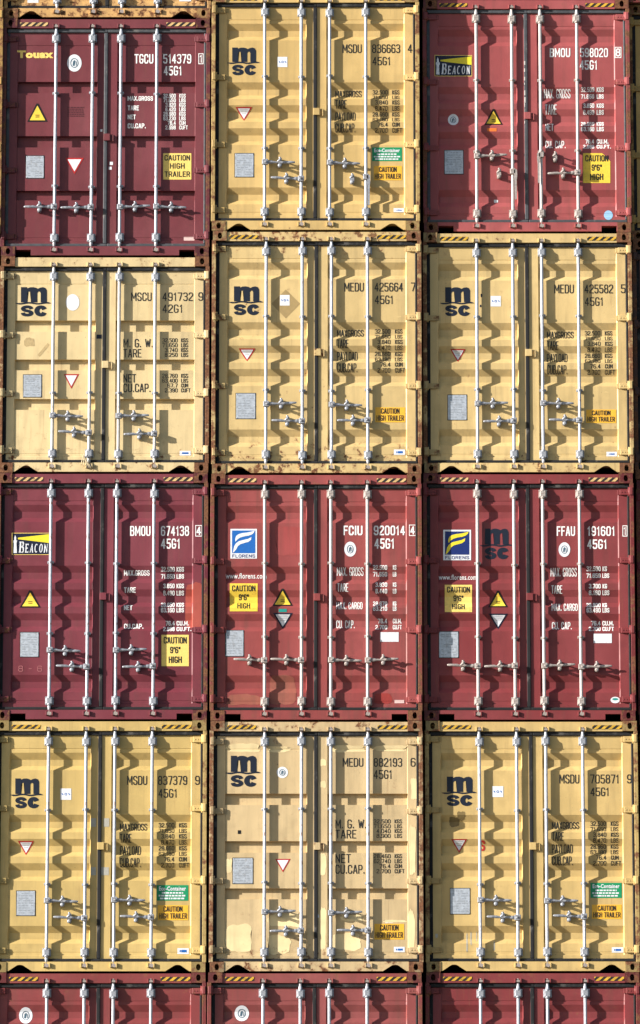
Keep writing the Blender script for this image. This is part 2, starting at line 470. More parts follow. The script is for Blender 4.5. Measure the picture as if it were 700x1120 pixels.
# ------------------------------------------------------------------ container frame parts
def casting_bm(bm, mirror, up):
    x0, x1, z0, z1 = -.004, .158, 0.0, .118
    cx, cz = .077, .059
    n = 20
    out, inn = [], []
    for i in range(n):
        a = 2*math.pi*(i+.5)/n
        dx, dz = math.cos(a), math.sin(a)
        k = 1/max(abs(dx)/(1), abs(dz)/(1))
        out.append((min(max(cx+dx*k*.082, x0), x1), z0+(dz*k+1)/2*(z1-z0)))
        inn.append((cx+.026*dx, cz+.037*math.copysign(min(1, abs(dz)*1.1), dz)))
    # squared corners
    O = [bm.verts.new((x, 0, z)) for x, z in out]; I = [bm.verts.new((x, 0, z)) for x, z in inn]
    D = [bm.verts.new((x, .13, z)) for x, z in inn]; B = [bm.verts.new((x, .165, z)) for x, z in out]
    for i in range(n):
        k = (i+1) % n
        bm.faces.new((O[i], O[k], I[k], I[i])); bm.faces.new((I[i], I[k], D[k], D[i])); bm.faces.new((O[k], O[i], B[i], B[k]))
    bm.faces.new(D); bm.faces.new(B[::-1])
    if mirror:
        for v in bm.verts: v.co.x = W-v.co.x

def post_bm(bm, H, mirror):
    box(bm, -.014, .033, .002, .12, .112, H-.112, .004)
    box(bm, .034, .150, .117, .15, .112, H-.112)
    if mirror:
        for v in bm.verts: v.co.x = W-v.co.x

def header_bm(bm, H):
    box(bm, .158, W-.158, .014, .11, H-.122, H-.010, .004)
    box(bm, .038, W-.038, .060, .11, H-.150, H-.1235)
    for x in BARX: # cam keepers welded on the header
        box(bm, x-.040, x-.026, -.012, .02, H-.118, H-.070, .002); box(bm, x+.026, x+.040, -.012, .02, H-.118, H-.070, .002)

def sill_bm(bm, H, notch):
    zt = .121; zb = .012; a, b = .158, W-.158
    if notch == 'trap':
        n1 = [(.178, zb), (.270, .074), (.292, .084), (.318, .086), (.342, .082), (.362, .072), (.455, zb)]
    else:
        n1 = [(.165, zb), (.165, .078), (.345, .078), (.345, zb)]
    n2 = [(W-x, z) for x, z in n1][::-1]
    pts = [(a, zb)]+n1+n2+[(b, zb), (b, zt), (a, zt)]
    pts = [p for i, p in enumerate(pts) if i == 0 or p != pts[i-1]]
    prism_xz(bm, pts, .008, .040)
    box(bm, .038, W-.038, .041, .16, .090, .1215)
    for x in BARX:
        box(bm, x-.042, x-.027, -.016, .012, .052, .104, .002); box(bm, x+.027, x+.042, -.016, .012, .052, .104, .002)

def side_bm(bm, H, mirror):
    pitch, dep, L = .278, .036, 12.0
    y = .16; prof = []
    while y < L-.1:
        prof += [(y, .012), (y+.072, .012), (y+.14, .012+dep), (y+.21, .012+dep)]
        y += pitch
    prof.append((L, .012))
    a = [bm.verts.new((x, yy, .16)) for yy, x in prof]; b = [bm.verts.new((x, yy, H-.06)) for yy, x in prof]
    for i in range(len(prof)-1): bm.faces.new((a[i], a[i+1], b[i+1], b[i]))
    box(bm, .004, .06, .16, 12.03, .02, .165); box(bm, .004, .06, .16, 12.03, H-.075, H-.012)
    if mirror:
        for v in bm.verts: v.co.x = W-v.co.x

def roof_bm(bm, H): box(bm, .062, W-.062, .111, 12.1, H-.050, H-.025)
def floor_bm(bm): box(bm, .062, W-.062, .17, 12.1, .10, .16)
def rear_bm(bm, H):
    box(bm, .062, W-.062, 12.102, 12.15, .02, H-.012)
    for x in (0.002, W-.122): box(bm, x, x+.12, 12.035, 12.19, .0, H)

def gasket_bm(bm, H, side):
    x0, x1 = DOORX[side]
    t = .024
    if side == 0:
        box(bm, .038, .0735, .056, .10, .160, H-.170)                    # hinge side
        box(bm, 1.192, 1.236, .036, .10, .161, H-.171, .008)             # meeting seal
        box(bm, .040, 1.238, .030, .10, .124, .159, .008); box(bm, .040, 1.238, .030, .10, H-.169, H-.125, .008)
    else:
        box(bm, x1+.0005, x1+.027, .038, .10, .160, H-.170, .008)
        box(bm, 1.2385, 2.402, .030, .10, .124, .159, .008); box(bm, 1.2385, 2.402, .030, .10, H-.169, H-.125, .008)

def hinge_bm(bm, mirror):
    # local z = 0 at the middle; right-hand version
    box(bm, 2.290, 2.398, .030, .0525, -.034, .034, .005); box(bm, 2.262, 2.290, .044, .0525, -.030, .030, .003)
    box(bm, 2.400, 2.444, -.010, .05, -.042, .052, .009)
    lathe_z(bm, 2.398, .020, [(-.052, .013), (.056, .013)], 10)
    for x in (2.312, 2.345, 2.374): lathe_y(bm, x, 0, [(.026, .006), (.0305, .008)], 8)
    if mirror:
        for v in bm.verts: v.co.x = W-v.co.x

BY = .0225     # bar centre line
def bar_bm(bm, H):
    lathe_z(bm, 0, BY, [(.112, .015), (.150, .0185), (.165, .0185), (.30, .0185),
                        (H-.34, .0185), (H-.30, .019), (H-.20, .025), (H-.178, .0215), (H-.145, .015), (H-.118, .0145)], 18)

def cam_bm(bm, H):
    """forged cam at each end of the bar, biting behind its keeper"""
    if H:
        lathe_z(bm, 0, BY, [(H-.117, .0145), (H-.098, .015), (H-.092, .019), (H-.080, .019), (H-.070, .011)], 14)
        prism_xz(bm, [(-.017, H-.112), (.020, H-.114), (.024, H-.096), (.010, H-.086), (-.015, H-.090)], -.012, .016)
    else:
        lathe_z(bm, 0, BY, [(.060, .012), (.068, .019), (.088, .020), (.100, .016), (.111, .0155)], 14)
        prism_xz(bm, [(-.026, .062), (.016, .054), (.030, .068), (.024, .092), (-.016, .096)], -.014, .014)

def bracket_bm(bm):
    # clamp plate bolted to the door, with the bearing cap round the bar
    box(bm, -.047, .050, .030, .0525, -.050, .050, .006)
    box(bm, -.036, .040, -.004, .029, -.044, .040, .012)
    lathe_z(bm, 0, BY, [(-.062, .021), (-.054, .027), (-.046, .029), (-.030, .029), (-.026, .025), (.020, .025), (.026, .029), (.042, .028), (.054, .022)], 16)
    for x in (-.040, .044):
        for z in (-.036, .036): lathe_y(bm, x, z, [(.016, .005), (.018, .008), (.031, .008)], 8)

def guide_bm(bm):
    box(bm, -.036, .038, .024, .0525, -.016, .016, .004)
    lathe_z(bm, 0, BY, [(-.014, .020), (-.010, .024), (.010, .024), (.014, .020)], 14)
    lathe_y(bm, .031, 0, [(.012, .006), (.014, .009), (.026, .009)], 8); lathe_y(bm, -.029, 0, [(.014, .006), (.016, .008), (.026, .008)], 8)

def rod(bm, pts, n=10):
    """flattened bar along x: (x, y, z, half depth, half height)"""
    loft(bm, [[(x, y+ry*math.cos(2*math.pi*i/n), z+rz*math.sin(2*math.pi*i/n)) for i in range(n)] for x, y, z, ry, rz in pts])

def handle_bm(bm, sgn, droop):
    # square hub riveted to the bar, then a drawn-out lever
    box(bm, sgn*.004-.036, sgn*.004+.036, -.024, .034, -.032, .034, .007)
    P = [(.030, -.010, 0, .014, .022), (.070, -.012, 0, .012, .020), (.100, -.010, 0, .009, .013), (.140, -.006, 0, .008, .011), (.215, -.004, 0, .008, .012),
         (.245, -.010, .002, .010, .016), (.300, -.014, .002, .009, .014), (.352, -.016, .002, .007, .011), (.360, -.016, .002, .003, .005)]
    rod(bm, [(x*sgn, y+.010, z+droop*x, a, b*1.1) for x, y, z, a, b in P])
    lathe_y(bm, sgn*.012, 0, [(-.036, .009), (-.032, .013), (-.024, .013)], 8)

def handle_down_bm(bm, sgn):
    box(bm, -.034, .034, -.024, .030, -.030, .036, .007)
    x = -sgn*.030
    prism_xz(bm, [(x-.018, .02), (x+.018, .02), (x+.020, -.06), (x+.013, -.11), (x+.013, -.34), (x-.010, -.345), (x-.012, -.11), (x-.018, -.06)], -.024, -.004)

def catch_bm(bm, sgn):
    # retainer plate, swinging hook and pivot bolts
    prism_xz(bm, [(-.022, -.056), (.016, -.060), (.026, -.022), (.026, .028), (.014, .056), (-.016, .052), (-.026, .012)], .030, .0525)
    box(bm, -.010, .012, -.022, .036, -.058, -.026, .006)
    lathe_y(bm, .001, -.042, [(-.030, .010), (-.027, .021), (-.018, .024), (-.014, .012)], 14)
    rod(bm, [(-.030, -.026, .006, .004, .006), (-.018, -.028, .012, .008, .013), (.0, -.030, .022, .010, .020), (.014, -.030, .030, .009, .017), (.026, -.028, .034, .004, .007)])
    rod(bm, [(-.012, -.024, .052, .004, .005), (.002, -.026, .050, .010, .013), (.014, -.024, .054, .004, .006)])
    lathe_y(bm, .004, .036, [(-.044, .006), (-.040, .010), (-.020, .010), (.035, .008)], 10)

def lock_plate_bm(bm):
    box(bm, 1.192, 1.268, .018, .0355, -.040, .045, .004)
    box(bm, 1.246, 1.290, .038, .0525, -.040, .045, .003)
    box(bm, 1.300, 1.310, .020, .0525, -.050, .030, .003)

def dark_fill(bm, H):
    box(bm, .04, W-.04, .118, .155, .125, H-.12)

ZC = {}
def zinc_of(key):
    if key not in ZC:
        r = random.Random(key); g = r.choice([(200, 202, 208), (192, 196, 204), (204, 200, 194)])
        ZC[key] = simple('galvanised_bar_'+key, g, .45, .22, .24, 34, seed=hash_int(key), dirtc=(128, 84, 56), dirt=r.uniform(.35, .75))
    return ZC[key]
ALL = []
def container(key, col, centre, seams, label, kind='A', bands=None, shade=0.0, notch='trap', guides=(1.885, 1.0), handles='Z',
              hz=(.826, .63), rust=.3, dirt=.35, hazard='y', bars='zinc', frust=.55, seal=RUBBER, hinges=(.928, .645, .362, .088), z0=None, H=None, xw=None):
    top, bot = seams if seams else (None, None)
    if seams:
        zb = at(350, bot, shade)[1] if z0 is None else z0
        zt = at(350, top, shade)[1]
        H = zt-zb-.004
        xc = at(centre, (top+bot)/2, shade+.04)[0]
    else:
        zb = z0; xc = xw
    H = round(H, 3)
    if bands is None: bands = (2.530, 1.813, 1.534, 1.254, .535)
    e = bpy.data.objects.new('shipping_container', None); S.collection.objects.link(e)
    e.empty_display_size = .3
    X0 = xc-1.2175
    e.location = (X0, shade, zb)
    e['label'] = label; e['category'] = 'shipping container'; e['group'] = 'shipping containers stacked in columns'
    c = dict(H=H, e=e, prof=profile(kind, H, bands, .031 if notch == 'rect' else .043), kind=kind, sl=.012 if kind == 'A' else .006)
    def loc(px, py):
        x, z = at(px, py, shade+DOOR_Y); return x-X0, z-zb
    c['loc'] = loc
    sd = hash_int(key)
    P = paint('paint_'+key, col, sd, rust, dirt, H)
    F = worn('frame_paint_'+key, tuple(int(v*.92) for v in col), sd+9, frust*.62)
    Cst = worn('casting_paint_'+key, tuple(int(v*.80) for v in col), sd+19, min(1, frust*1.05))
    zinc, fit = (zinc_of(key), ZINC_DULL) if bars == 'zinc' else (BAR_WHITE, FIT_WHITE)
    M = mesh_of
    for mir in (0, 1):
        put('corner_post', M(('post', H, mir), lambda bm: post_bm(bm, H, mir), 'corner_post'), worn_post(key, col, sd, frust), e)
        for z in (0, H-.118):
            put('corner_casting', M(('cast', mir), lambda bm: casting_bm(bm, mir, 0), 'corner_casting'), Cst, e, loc=(0, 0, z))
        put('side_wall', M(('side', H, mir), lambda bm: side_bm(bm, H, mir), 'side_wall'), P, e)
    hd = put('header', M(('head', H), lambda bm: header_bm(bm, H), 'header'), P, e)
    put('sill', M(('sill', H, notch), lambda bm: sill_bm(bm, H, notch), 'sill'), P, e)
    put('roof', M(('roof', H), lambda bm: roof_bm(bm, H), 'roof'), P, e)
    put('floor', M(('floor',), floor_bm, 'floor'), INNER, e)
    put('rear_wall', M(('rear', H), lambda bm: rear_bm(bm, H), 'rear_wall'), P, e)
    if hazard:
        hazard_strip(c, hd, .190, .520, hazard); hazard_strip(c, hd, W-.510, W-.170, hazard)
    c['door'] = []
    pk = (kind, H, tuple(bands), notch)
    for s in (0, 1):
        d = put('door', M(('door', pk, s), lambda bm: door_mesh(bm, c, s), 'door'), P, e)
        c['door'].append(d)
        put('door_seal', M(('seal', H, s), lambda bm: gasket_bm(bm, H, s), 'door_seal'), seal, d)
        for f in hinges:
            put('hinge', M(('hinge', s), lambda bm: hinge_bm(bm, s == 0), 'hinge'), F if s == 0 else P, d, loc=(0, 0, f*H))
    put('lock_plate', M(('lock',), lock_plate_bm, 'lock_plate'), P, c['door'][1], loc=(0, 0, 1.445*H/2.896))
    cfg = {'Z': (('R', 0), ('L', 1), ('R', 0), ('L', 1)), 'O': (('L', 0), ('L', 0), ('R', 0), ('R', 0)),
           'ZD': (('R', 0), ('L', 1), ('R', 0), ('DL', 1)), 'DD': (('R', 0), ('DL', 1), ('DR', 0), ('L', 1))}[handles]
    k = H/2.896; jr = random.Random(sd)
    for i, x in enumerate(BARX):
        x = x+jr.uniform(-.004, .004)
        d = c['door'][i//2]
        lb = put('locking_bar', M(('bar', H), lambda bm: bar_bm(bm, H), 'locking_bar'), zinc, d, loc=(x, 0, 0))
        lb.rotation_euler = (0, jr.uniform(-.0012, .0012), 0)
        for hh in (H, 0):
            put('bar_cam', M(('cam', hh), lambda bm: cam_bm(bm, hh), 'bar_cam'), CAM, d, loc=(x, 0, 0))
        for z in (H-.238, .232):
            put('bar_bracket', M(('bracket',), bracket_bm, 'bar_bracket'), fit, d, loc=(x, 0, z+jr.uniform(-.006, .006)))
        for z in guides:
            put('bar_guide', M(('guide',), guide_bm, 'bar_guide'), fit, d, loc=(x, 0, z+jr.uniform(-.010, .010)))
        mode, row = cfg[i]; z = hz[row]+jr.uniform(-.008, .008)
        rr = random.Random(sd+i)
        if mode in 'LR':
            sg = 1 if mode == 'R' else -1
            dr = round(rr.uniform(-.05, .05), 2)
            put('door_handle', M(('handle', sg, dr), lambda bm: handle_bm(bm, sg, dr), 'door_handle'), fit, d, loc=(x, 0, z))
            put('handle_catch', M(('catch', sg), lambda bm: catch_bm(bm, sg), 'handle_catch'), fit, d, loc=(x+sg*.178, 0, z+dr*.17))
        else:
            sg = -1 if mode == 'DL' else 1
            put('door_handle', M(('handled', sg), lambda bm: handle_down_bm(bm, sg), 'door_handle'), fit, d, loc=(x, 0, z+.02))
            put('handle_catch', M(('catch', sg), lambda bm: catch_bm(bm, sg), 'handle_catch'), fit, d, loc=(x+sg*.165, 0, z))
    return c

def hash_int(s):
    h = 7
    for ch in s: h = (h*31+ord(ch)) % 9973
    return h

PM = {}
def worn_post(key, col, sd, frust):
    if key not in PM: PM[key] = worn('post_paint_'+key, tuple(int(v*.95) for v in col), sd+29, min(1, frust))
    return PM[key]

def hazard_strip(c, hd, x0, x1, tone):
    H = c['H']; z0, z1 = H-.097, H-.050
    def base(bm): 
        vs = [bm.verts.new(p) for p in ((x0, .0115, z0), (x1, .0115, z0), (x1, .0115, z1), (x0, .0115, z1))]; bm.faces.new(vs)
    def stripes(bm):
        n = 4; p = (x1-x0)/n; h = z1-z0; lean = .055
        for i in range(-1, n+1):
            a = x0+i*p+.01
            q = [(a, z0), (a+p*.5, z0), (a+p*.5+lean, z1), (a+lean, z1)]
            q = clip(q, x0, x1)
            if len(q) > 2: bm.faces.new([bm.verts.new((x, .0095, z)) for x, z in q])
    b = put('hazard_strip', mesh_of(('hz', H, x0), base, 'hazard_strip'), HZ_K, hd)
    put('hazard_strip', mesh_of(('hzs', H, x0), stripes, 'hazard_strip'), HZ_Y if tone == 'y' else HZ_P, hd)

def clip(q, a, b):
    for sgn, lim in ((1, a), (-1, b)):
        out = []
        for i in range(len(q)):
            p, r = q[i], q[(i+1) % len(q)]
            ip, ir = sgn*(p[0]-lim) >= 0, sgn*(r[0]-lim) >= 0
            if ip: out.append(p)
            if ip != ir:
                t = (lim-p[0])/(r[0]-p[0]); out.append((lim, p[1]+t*(r[1]-p[1])))
        q = out
        if len(q) < 3: return []
    return q

# ------------------------------------------------------------------ stickers and lettering
E1, E2, E3 = .0022, .0036, .0048
def side_of(c, px): return c['door'][0] if c['loc'](px, 500)[0] < 1.22 else c['door'][1]

def msc_logo(c, x0, y0, x1, y1):
    d = side_of(c, x0); w, h = x1-x0, y1-y0
    a = Art(c, E1)
    mx0, mx1 = x0+.15*w, x1-.12*w; my0, my1 = y0, y0+.53*h
    m = [(0, 92), (0, 0), (34, 0), (36, 8), (50, 1), (70, 0), (86, 4), (95, 10), (108, 3), (124, 0), (138, 5), (146, 20), (146, 92), (111, 92), (111, 36),
         (107, 27), (98, 27), (92, 36), (92, 92), (56, 92), (56, 36), (51, 27), (42, 27), (36, 36), (36, 92)]
    a.unit(m, mx0, my0, mx1, my1, 146, 94)
    # wave line
    n = 14; top = []; bot = []
    for i in range(n+1):
        t = i/n; yy = y0+.55*h+.018*h*math.sin(t*math.pi*4); hw = .026*h if 0 < i < n else .006*h
        top.append((x0+t*w, yy-hw)); bot.append((x0+t*w, yy+hw))
    a.poly(top+bot[::-1])
    sx0, sx1, sy0, sy1 = mx0-.01*w, mx0+.36*w, y0+.62*h, y1; cx0, cx1 = mx0+.375*w, mx1+.01*w
    def fat(P0, ax0, ax1, hw, hv):
        """brush stroke through P0 (unit box, y down); hw, hv: half widths of upright and of level strokes"""
        P = []
        for k in range(len(P0)-1):   # smooth the centre line
            p0, p1, p2, p3 = (Vector(P0[max(0, min(len(P0)-1, k+q))]) for q in (-1, 0, 1, 2))
            for u in (0, .25, .5, .75):
                P.append(.5*((2*p1)+(-p0+p2)*u+(2*p0-5*p1+4*p2-p3)*u*u+(-p0+3*p1-3*p2+p3)*u**3))
        P.append(Vector(P0[-1]))
        Q = [Vector((ax0+hw+p.x*(ax1-ax0-2*hw), sy0+hv+p.y*(sy1-sy0-2*hv))) for p in P]
        L, Rr = [], []
        for k, p in enumerate(Q):
            dd = (Q[min(len(Q)-1, k+1)]-Q[max(0, k-1)]).normalized()
            L.append(p+Vector((-dd.y*hw, dd.x*hv))); Rr.append(p-Vector((-dd.y*hw, dd.x*hv)))
        for k in range(len(Q)-1): a.poly([L[k], L[k+1], Rr[k+1], Rr[k]])
    fat([(.97, .27), (.86, .08), (.52, .0), (.16, .07), (.03, .25), (.2, .42), (.52, .5), (.84, .60), (.97, .77), (.82, .94), (.48, 1), (.12, .93), (.02, .72)], sx0, sx1, .072*h, .050*h)
    fat([(.97, .30), (.80, .07), (.50, .0), (.20, .10), (.03, .34), (.0, .5), (.03, .66), (.20, .90), (.50, 1), (.80, .93), (.97, .70)], cx0, cx1, .088*h, .058*h)
    a.done('line_logo', NAVYT, d)

def white_tag(c, x0, y0, x1, y1):
    d = side_of(c, x0)
    s = Art(c, E1).rect(x0, y0, x1, y1).done('small_sticker', WHITE, d)
    a = Art(c, E2); w = x1-x0; h = y1-y0
    a.ring(x0+.38*w, y0+.38*h, x0+.62*w, y0+.62*h, .05*w, 10)
    a.poly([(x0+.1*w, y0+.42*h), (x0+.2*w, y0+.42*h), (x0+.3*w, y0+.58*h), (x0+.2*w, y0+.58*h)])
    a.poly([(x0+.70*w, y0+.42*h), (x0+.80*w, y0+.42*h), (x0+.9*w, y0+.58*h), (x0+.8*w, y0+.58*h)])
    a.done('printed_emblem', BLUEV, d)

def tri_down(c, x0, y0, x1, y1, border=REDV, fill=WHITE, ink=None):
    d = side_of(c, x0); cx = (x0+x1)/2; w = x1-x0; h = y1-y0
    Art(c, E1).poly([(x0, y0), (x1, y0), (cx, y1)]).done('triangle_sticker', border, d)
    Art(c, E2).poly([(x0+.13*w, y0+.09*h), (x1-.13*w, y0+.09*h), (cx, y1-.17*h)]).done('sticker_face', fill, d)
    if ink:
        a = Art(c, E3)
        for i in range(3):
            yy = y0+(.17+.13*i)*h; k = .24-.055*i
            a.rect(cx-k*w, yy, cx+k*w, yy+.03*h)
        a.done('printed_lines', ink, d)

def tri_up(c, x0, y0, x1, y1):
    d = side_of(c, x0); cx = (x0+x1)/2; w = x1-x0; h = y1-y0
    Art(c, E1).poly([(x0, y1), (x1, y1), (cx+.05*w, y0), (cx-.05*w, y0)]).done('warning_triangle', BLACKV, d)
    Art(c, E2).poly([(x0+.12*w, y1-.08*h), (x1-.12*w, y1-.08*h), (cx, y0+.12*h)]).done('sticker_face', YELL, d)
    a = Art(c, E3)
    for i in range(2): a.rect(cx-.10*w, y0+(.62+.1*i)*h, cx+.10*w, y0+(.66+.1*i)*h)
    a.done('printed_lines', BLACKV, d)

def plate(c, x0, y0, x1, y1):
    d = side_of(c, x0); w = x1-x0; h = y1-y0
    xa, za = c['loc'](x0, y1); xb, zb = c['loc'](x1, y0)
    def f(bm):
        box(bm, xa, xb, DOOR_Y+.0045, DOOR_Y+STEP-.0015, za, zb, .001)
        for x in (xa+.008, xb-.008):
            for z in (za+.008, zb-.008, (za+zb)/2): lathe_y(bm, x, z, [(DOOR_Y+.001, .003), (DOOR_Y+.002, .005), (DOOR_Y+.0042, .005)], 8)
    o = put('data_plate', mesh_of(('plate', x0, y0), f, 'data_plate'), PLATE, d)
    Art(c, .0012).rect(x0-.7, y0-.7, x1+.7, y1+.7).done('plate_edge', BLACKT, d)
    a = Art(c, .0056); r = random.Random(int(x0*7+y0))
    for i in range(9):
        yy = y0+(.08+.1*i)*h; k = .1
        while k < .85:
            l = r.uniform(.06, .22)
            if r.random() < .7: a.rect(x0+k*w, yy, x0+min(.9, k+l)*w, yy+.03*h)
            k += l+.04
    a.done('engraving', PLATE_INK, d)

def caution(c, x0, y0, x1, y1, rows, mat=YELL_PALE, bold=.01, corner=False):
    d = side_of(c, x0); w = x1-x0; h = y1-y0
    pts = [(x0, y0), (x1-.30*w, y0), (x1-.22*w, y0+.06*h), (x1, y0+.27*h), (x1, y1), (x0, y1)] if corner else [(x0, y0), (x1, y0), (x1, y1), (x0, y1)]
    Art(c, E1).poly(pts).done('caution_sticker', mat, d)
    a = Art(c, E2); n = len(rows)
    for i, (s, k) in enumerate(rows):
        ya = y0+h*(.07+i*.93/n); yb = ya+h*.93/n-.10*h
        a.text(s, x0+w*(1-k)/2, ya, x1-w*(1-k)/2, yb, bold)
    a.done('caution_lettering', BLACKT, d)

def serial(c, mat, pre, num, chk, size, bold, boxed=False):
    """each of pre/num/chk/size: (text, x0, y0, x1, y1)"""
    d = c['door'][1]
    for nm, it in (('owner_code', pre), ('serial_number', num), ('size_code', size)): Art(c, E1).text(*it, bold).done(nm, mat, d)
    a = Art(c, E1)
    s, x0, y0, x1, y1 = chk
    if boxed:
        a.rect(x0-1.2, y0-1.6, x0-.4, y1+1.6); a.rect(x1+.4, y0-1.6, x1+1.2, y1+1.6); a.rect(x0-.4, y0-1.6, x1+.4, y0-.8); a.rect(x0-.4, y1+.8, x1+.4, y1+1.6)
    a.text(s, x0, y0, x1, y1, bold)
    a.done('check_digit', mat, d)

def weights(c, mat, heads, rows, bold=.02):
    d = c['door'][1]
    for it in heads: Art(c, E1).text(*it, bold).done('weight_heading', mat, d)
    for q in range(0, len(rows), 2):
        a = Art(c, E1)
        for it in rows[q:q+2]: a.text(*it, bold)
        a.done('weight_figure', mat, d)

def num_rows(ya, pitch, hgt, xn, xu, rows, jit=None):
    out = []
    for i, (n, u) in enumerate(rows):
        y = ya+pitch*i
        full = 6.0
        wn = (xn[1]-xn[0])*min(1, (len(n)/full))
        out.append((n, xn[1]-wn, y, xn[1], y+hgt))
        out.append((u, xu[0], y, xu[0]+(xu[1]-xu[0])*len(u)/3.2, y+hgt))
    return out

def pair_rows(ys, xn, xu, rows, hgt=5.0):
    out = []
    for y, (n, u) in zip(ys, rows):
        wn = (xn[1]-xn[0])*min(1, len(n)/6.0)
        out.append((n, xn[1]-wn, y, xn[1], y+hgt)); out.append((u, xu[0], y, xu[0]+(xu[1]-xu[0])*len(u)/3.0, y+hgt))
    return out

def oval(c, x0, y0, x1, y1, plain=False, name='oval_sticker', fill=None):
    d = side_of(c, x0); w = x1-x0; h = y1-y0
    Art(c, E1).ellipse(x0, y0, x1, y1).done(name, fill or WHITE, d)
    if not plain:
        a = Art(c, E2); a.ring(x0+.22*w, y0+.22*h, x1-.22*w, y1-.22*h, .05*w)
        a.poly([(x0+.38*w, y0+.66*h), (x0+.40*w, y0+.42*h), (x0+.52*w, y0+.32*h), (x0+.58*w, y0+.40*h), (x0+.50*w, y0+.68*h)])
        a.poly([(x0+.60*w, y0+.66*h), (x0+.62*w, y0+.38*h), (x0+.66*w, y0+.44*h), (x0+.66*w, y0+.64*h)])
        a.done('printed_emblem', plain_ink, d)
plain_ink = vinyl('slate_ink', (70, 96, 112))

def beacon(c, x0, y0, x1, y1):
    d = side_of(c, x0); w = x1-x0; h = y1-y0
    Art(c, E1).rect(x0, y0, x1, y1).done('logo_sticker', YELL_PALE, d)
    Art(c, E2-.0004).rect(x0+.6, y0+.6, x1-.6, y1-.6).done('logo_ground', DNAVY, d)
    Art(c, E3-.0006).poly([(x0+.16*w, y0+.22*h), (x1-.6, y0+.06*h), (x1-.6, y0+.46*h), (x0+.16*w, y0+.29*h)]).done('light_beam', BEAMY, d)
    a = Art(c, E3)
    a.unit([(.30, .14), (.5, .0), (.70, .14), (.70, .3), (.92, .3), (.92, .44), (.76, .44), (.86, 1), (.14, 1), (.24, .44), (.08, .44), (.08, .3), (.3, .3)],
           x0+.025*w, y0+.10*h, x0+.15*w, y1-.08*h)
    def ital(ch, a0, a1, ty):
        # heavy stems, thin joins and slab feet, leaning forward
        yb = y1-.10*h; hh = yb-ty; ww = a1-a0; T = .17*ww; t_ = .07*hh
        def q(*pts): a.poly([(a0+px*ww*.86+.16*py*hh*.45, yb-py*hh) for px, py in pts])
        st = .30
        if ch in 'BEN': q((.08, 0), (.08+st, 0), (.08+st, 1), (.08, 1)); q((0, -.0), (.08, 0), (.08, .10), (0, .08)); q((0, .92), (.08, .90), (.08, 1), (0, 1))
        if ch == 'B': 
            for lo, hi, r in ((.0, .52, 1.0), (.53, 1.0, .92)):
                q((.38, lo), (r-.12, lo), (r, lo+.12), (r, hi-.12), (r-.12, hi), (.38, hi), (.38, hi-.10), (r-.30, hi-.10), (r-.30, lo+.10), (.38, lo+.10))
        if ch == 'E': q((.38, 0), (.95, 0), (1, .26), (.88, .12), (.38, .10)); q((.38, .9), (.84, .88), (.94, .76), (.94, 1), (.38, 1)); q((.38, .45), (.74, .45), (.74, .57), (.38, .57))
        if ch == 'A': q((.0, 0), (.22, 0), (.56, .84), (.50, 1)); q((.52, 1), (.66, 1), (1.0, 0), (.68, 0), (.50, .80)); q((.24, .26), (.70, .26), (.68, .36), (.28, .36))
        if ch in 'CO':
            n = 16; lo_, hi_ = (.14, .86) if ch == 'C' else (0, 1)
            for i in range(n):
                u0, u1 = lo_+(hi_-lo_)*i/n, lo_+(hi_-lo_)*(i+1)/n; P = []
                for u, r1 in ((u0, 1), (u1, 1), (u1, 0), (u0, 0)):
                    an = 2*math.pi*u; rx, ry = (.5, .5) if r1 else (.24, .40); P.append((.5+rx*math.cos(an), .5+ry*math.sin(an)))
                q(*P)
        if ch == 'N': q((.10, 1), (.38, 1), (1.0, .0), (.84, 0)); q((.86, .2), (.98, 0), (.98, 1), (.86, 1))
    ital('B', x0+.18*w, x0+.335*w, y0+.40*h)
    for i, ch in enumerate('EACON'): ital(ch, x0+(.345+.124*i)*w, x0+(.345+.124*i+.108)*w, y0+.50*h)
    a.done('logo_lettering', WHITE, d)

def florens(c, x0, y0, x1, y1, ground, mark):
    d = side_of(c, x0); w = x1-x0; h = y1-y0
    Art(c, E1).rect(x0, y0, x1, y1).done('logo_sticker', WHITE, d)
    bx0, by0, bx1, by1 = x0+.06*w, y0+.055*h, x1-.06*w, y0+.82*h
    Art(c, E2-.0004).rect(bx0, by0, bx1, by1).done('logo_ground', ground, d)
    a = Art(c, E3-.0004)
    t = [(120, 228), (118, 205), (126, 182), (148, 166), (180, 158), (220, 154), (255, 146), (278, 138), (272, 156), (255, 170), (225, 180), (190, 185), (160, 194), (136, 210)]
    u = [(98, 316), (104, 290), (110, 262), (124, 240), (150, 222), (190, 212), (225, 204), (252, 190), (248, 212), (228, 228), (190, 238), (162, 246), (140, 262), (128, 286), (112, 305)]
    for q in (t, u): a.unit([(x-92, y-138) for x, y in q], bx0, by0, bx1, by1, 192, 180)
    a.done('logo_mark', mark, d)
    Art(c, E2).text('FLORENS', x0+.07*w, y0+.86*h, x1-.07*w, y1-.03*h, .015).done('logo_lettering', NAVYV, d)

def web(c, x0, y0, x1, y1):
    Art(c, E1).text('www.florens.com', x0, y0, x1, y1, .01).done('web_address', CREAMT, side_of(c, x0))

def rectart(c, name, mat, *boxes, eps=E1):
    a = Art(c, eps)
    for b in boxes: a.rect(*b)
    return a.done(name, mat, side_of(c, boxes[0][0]))

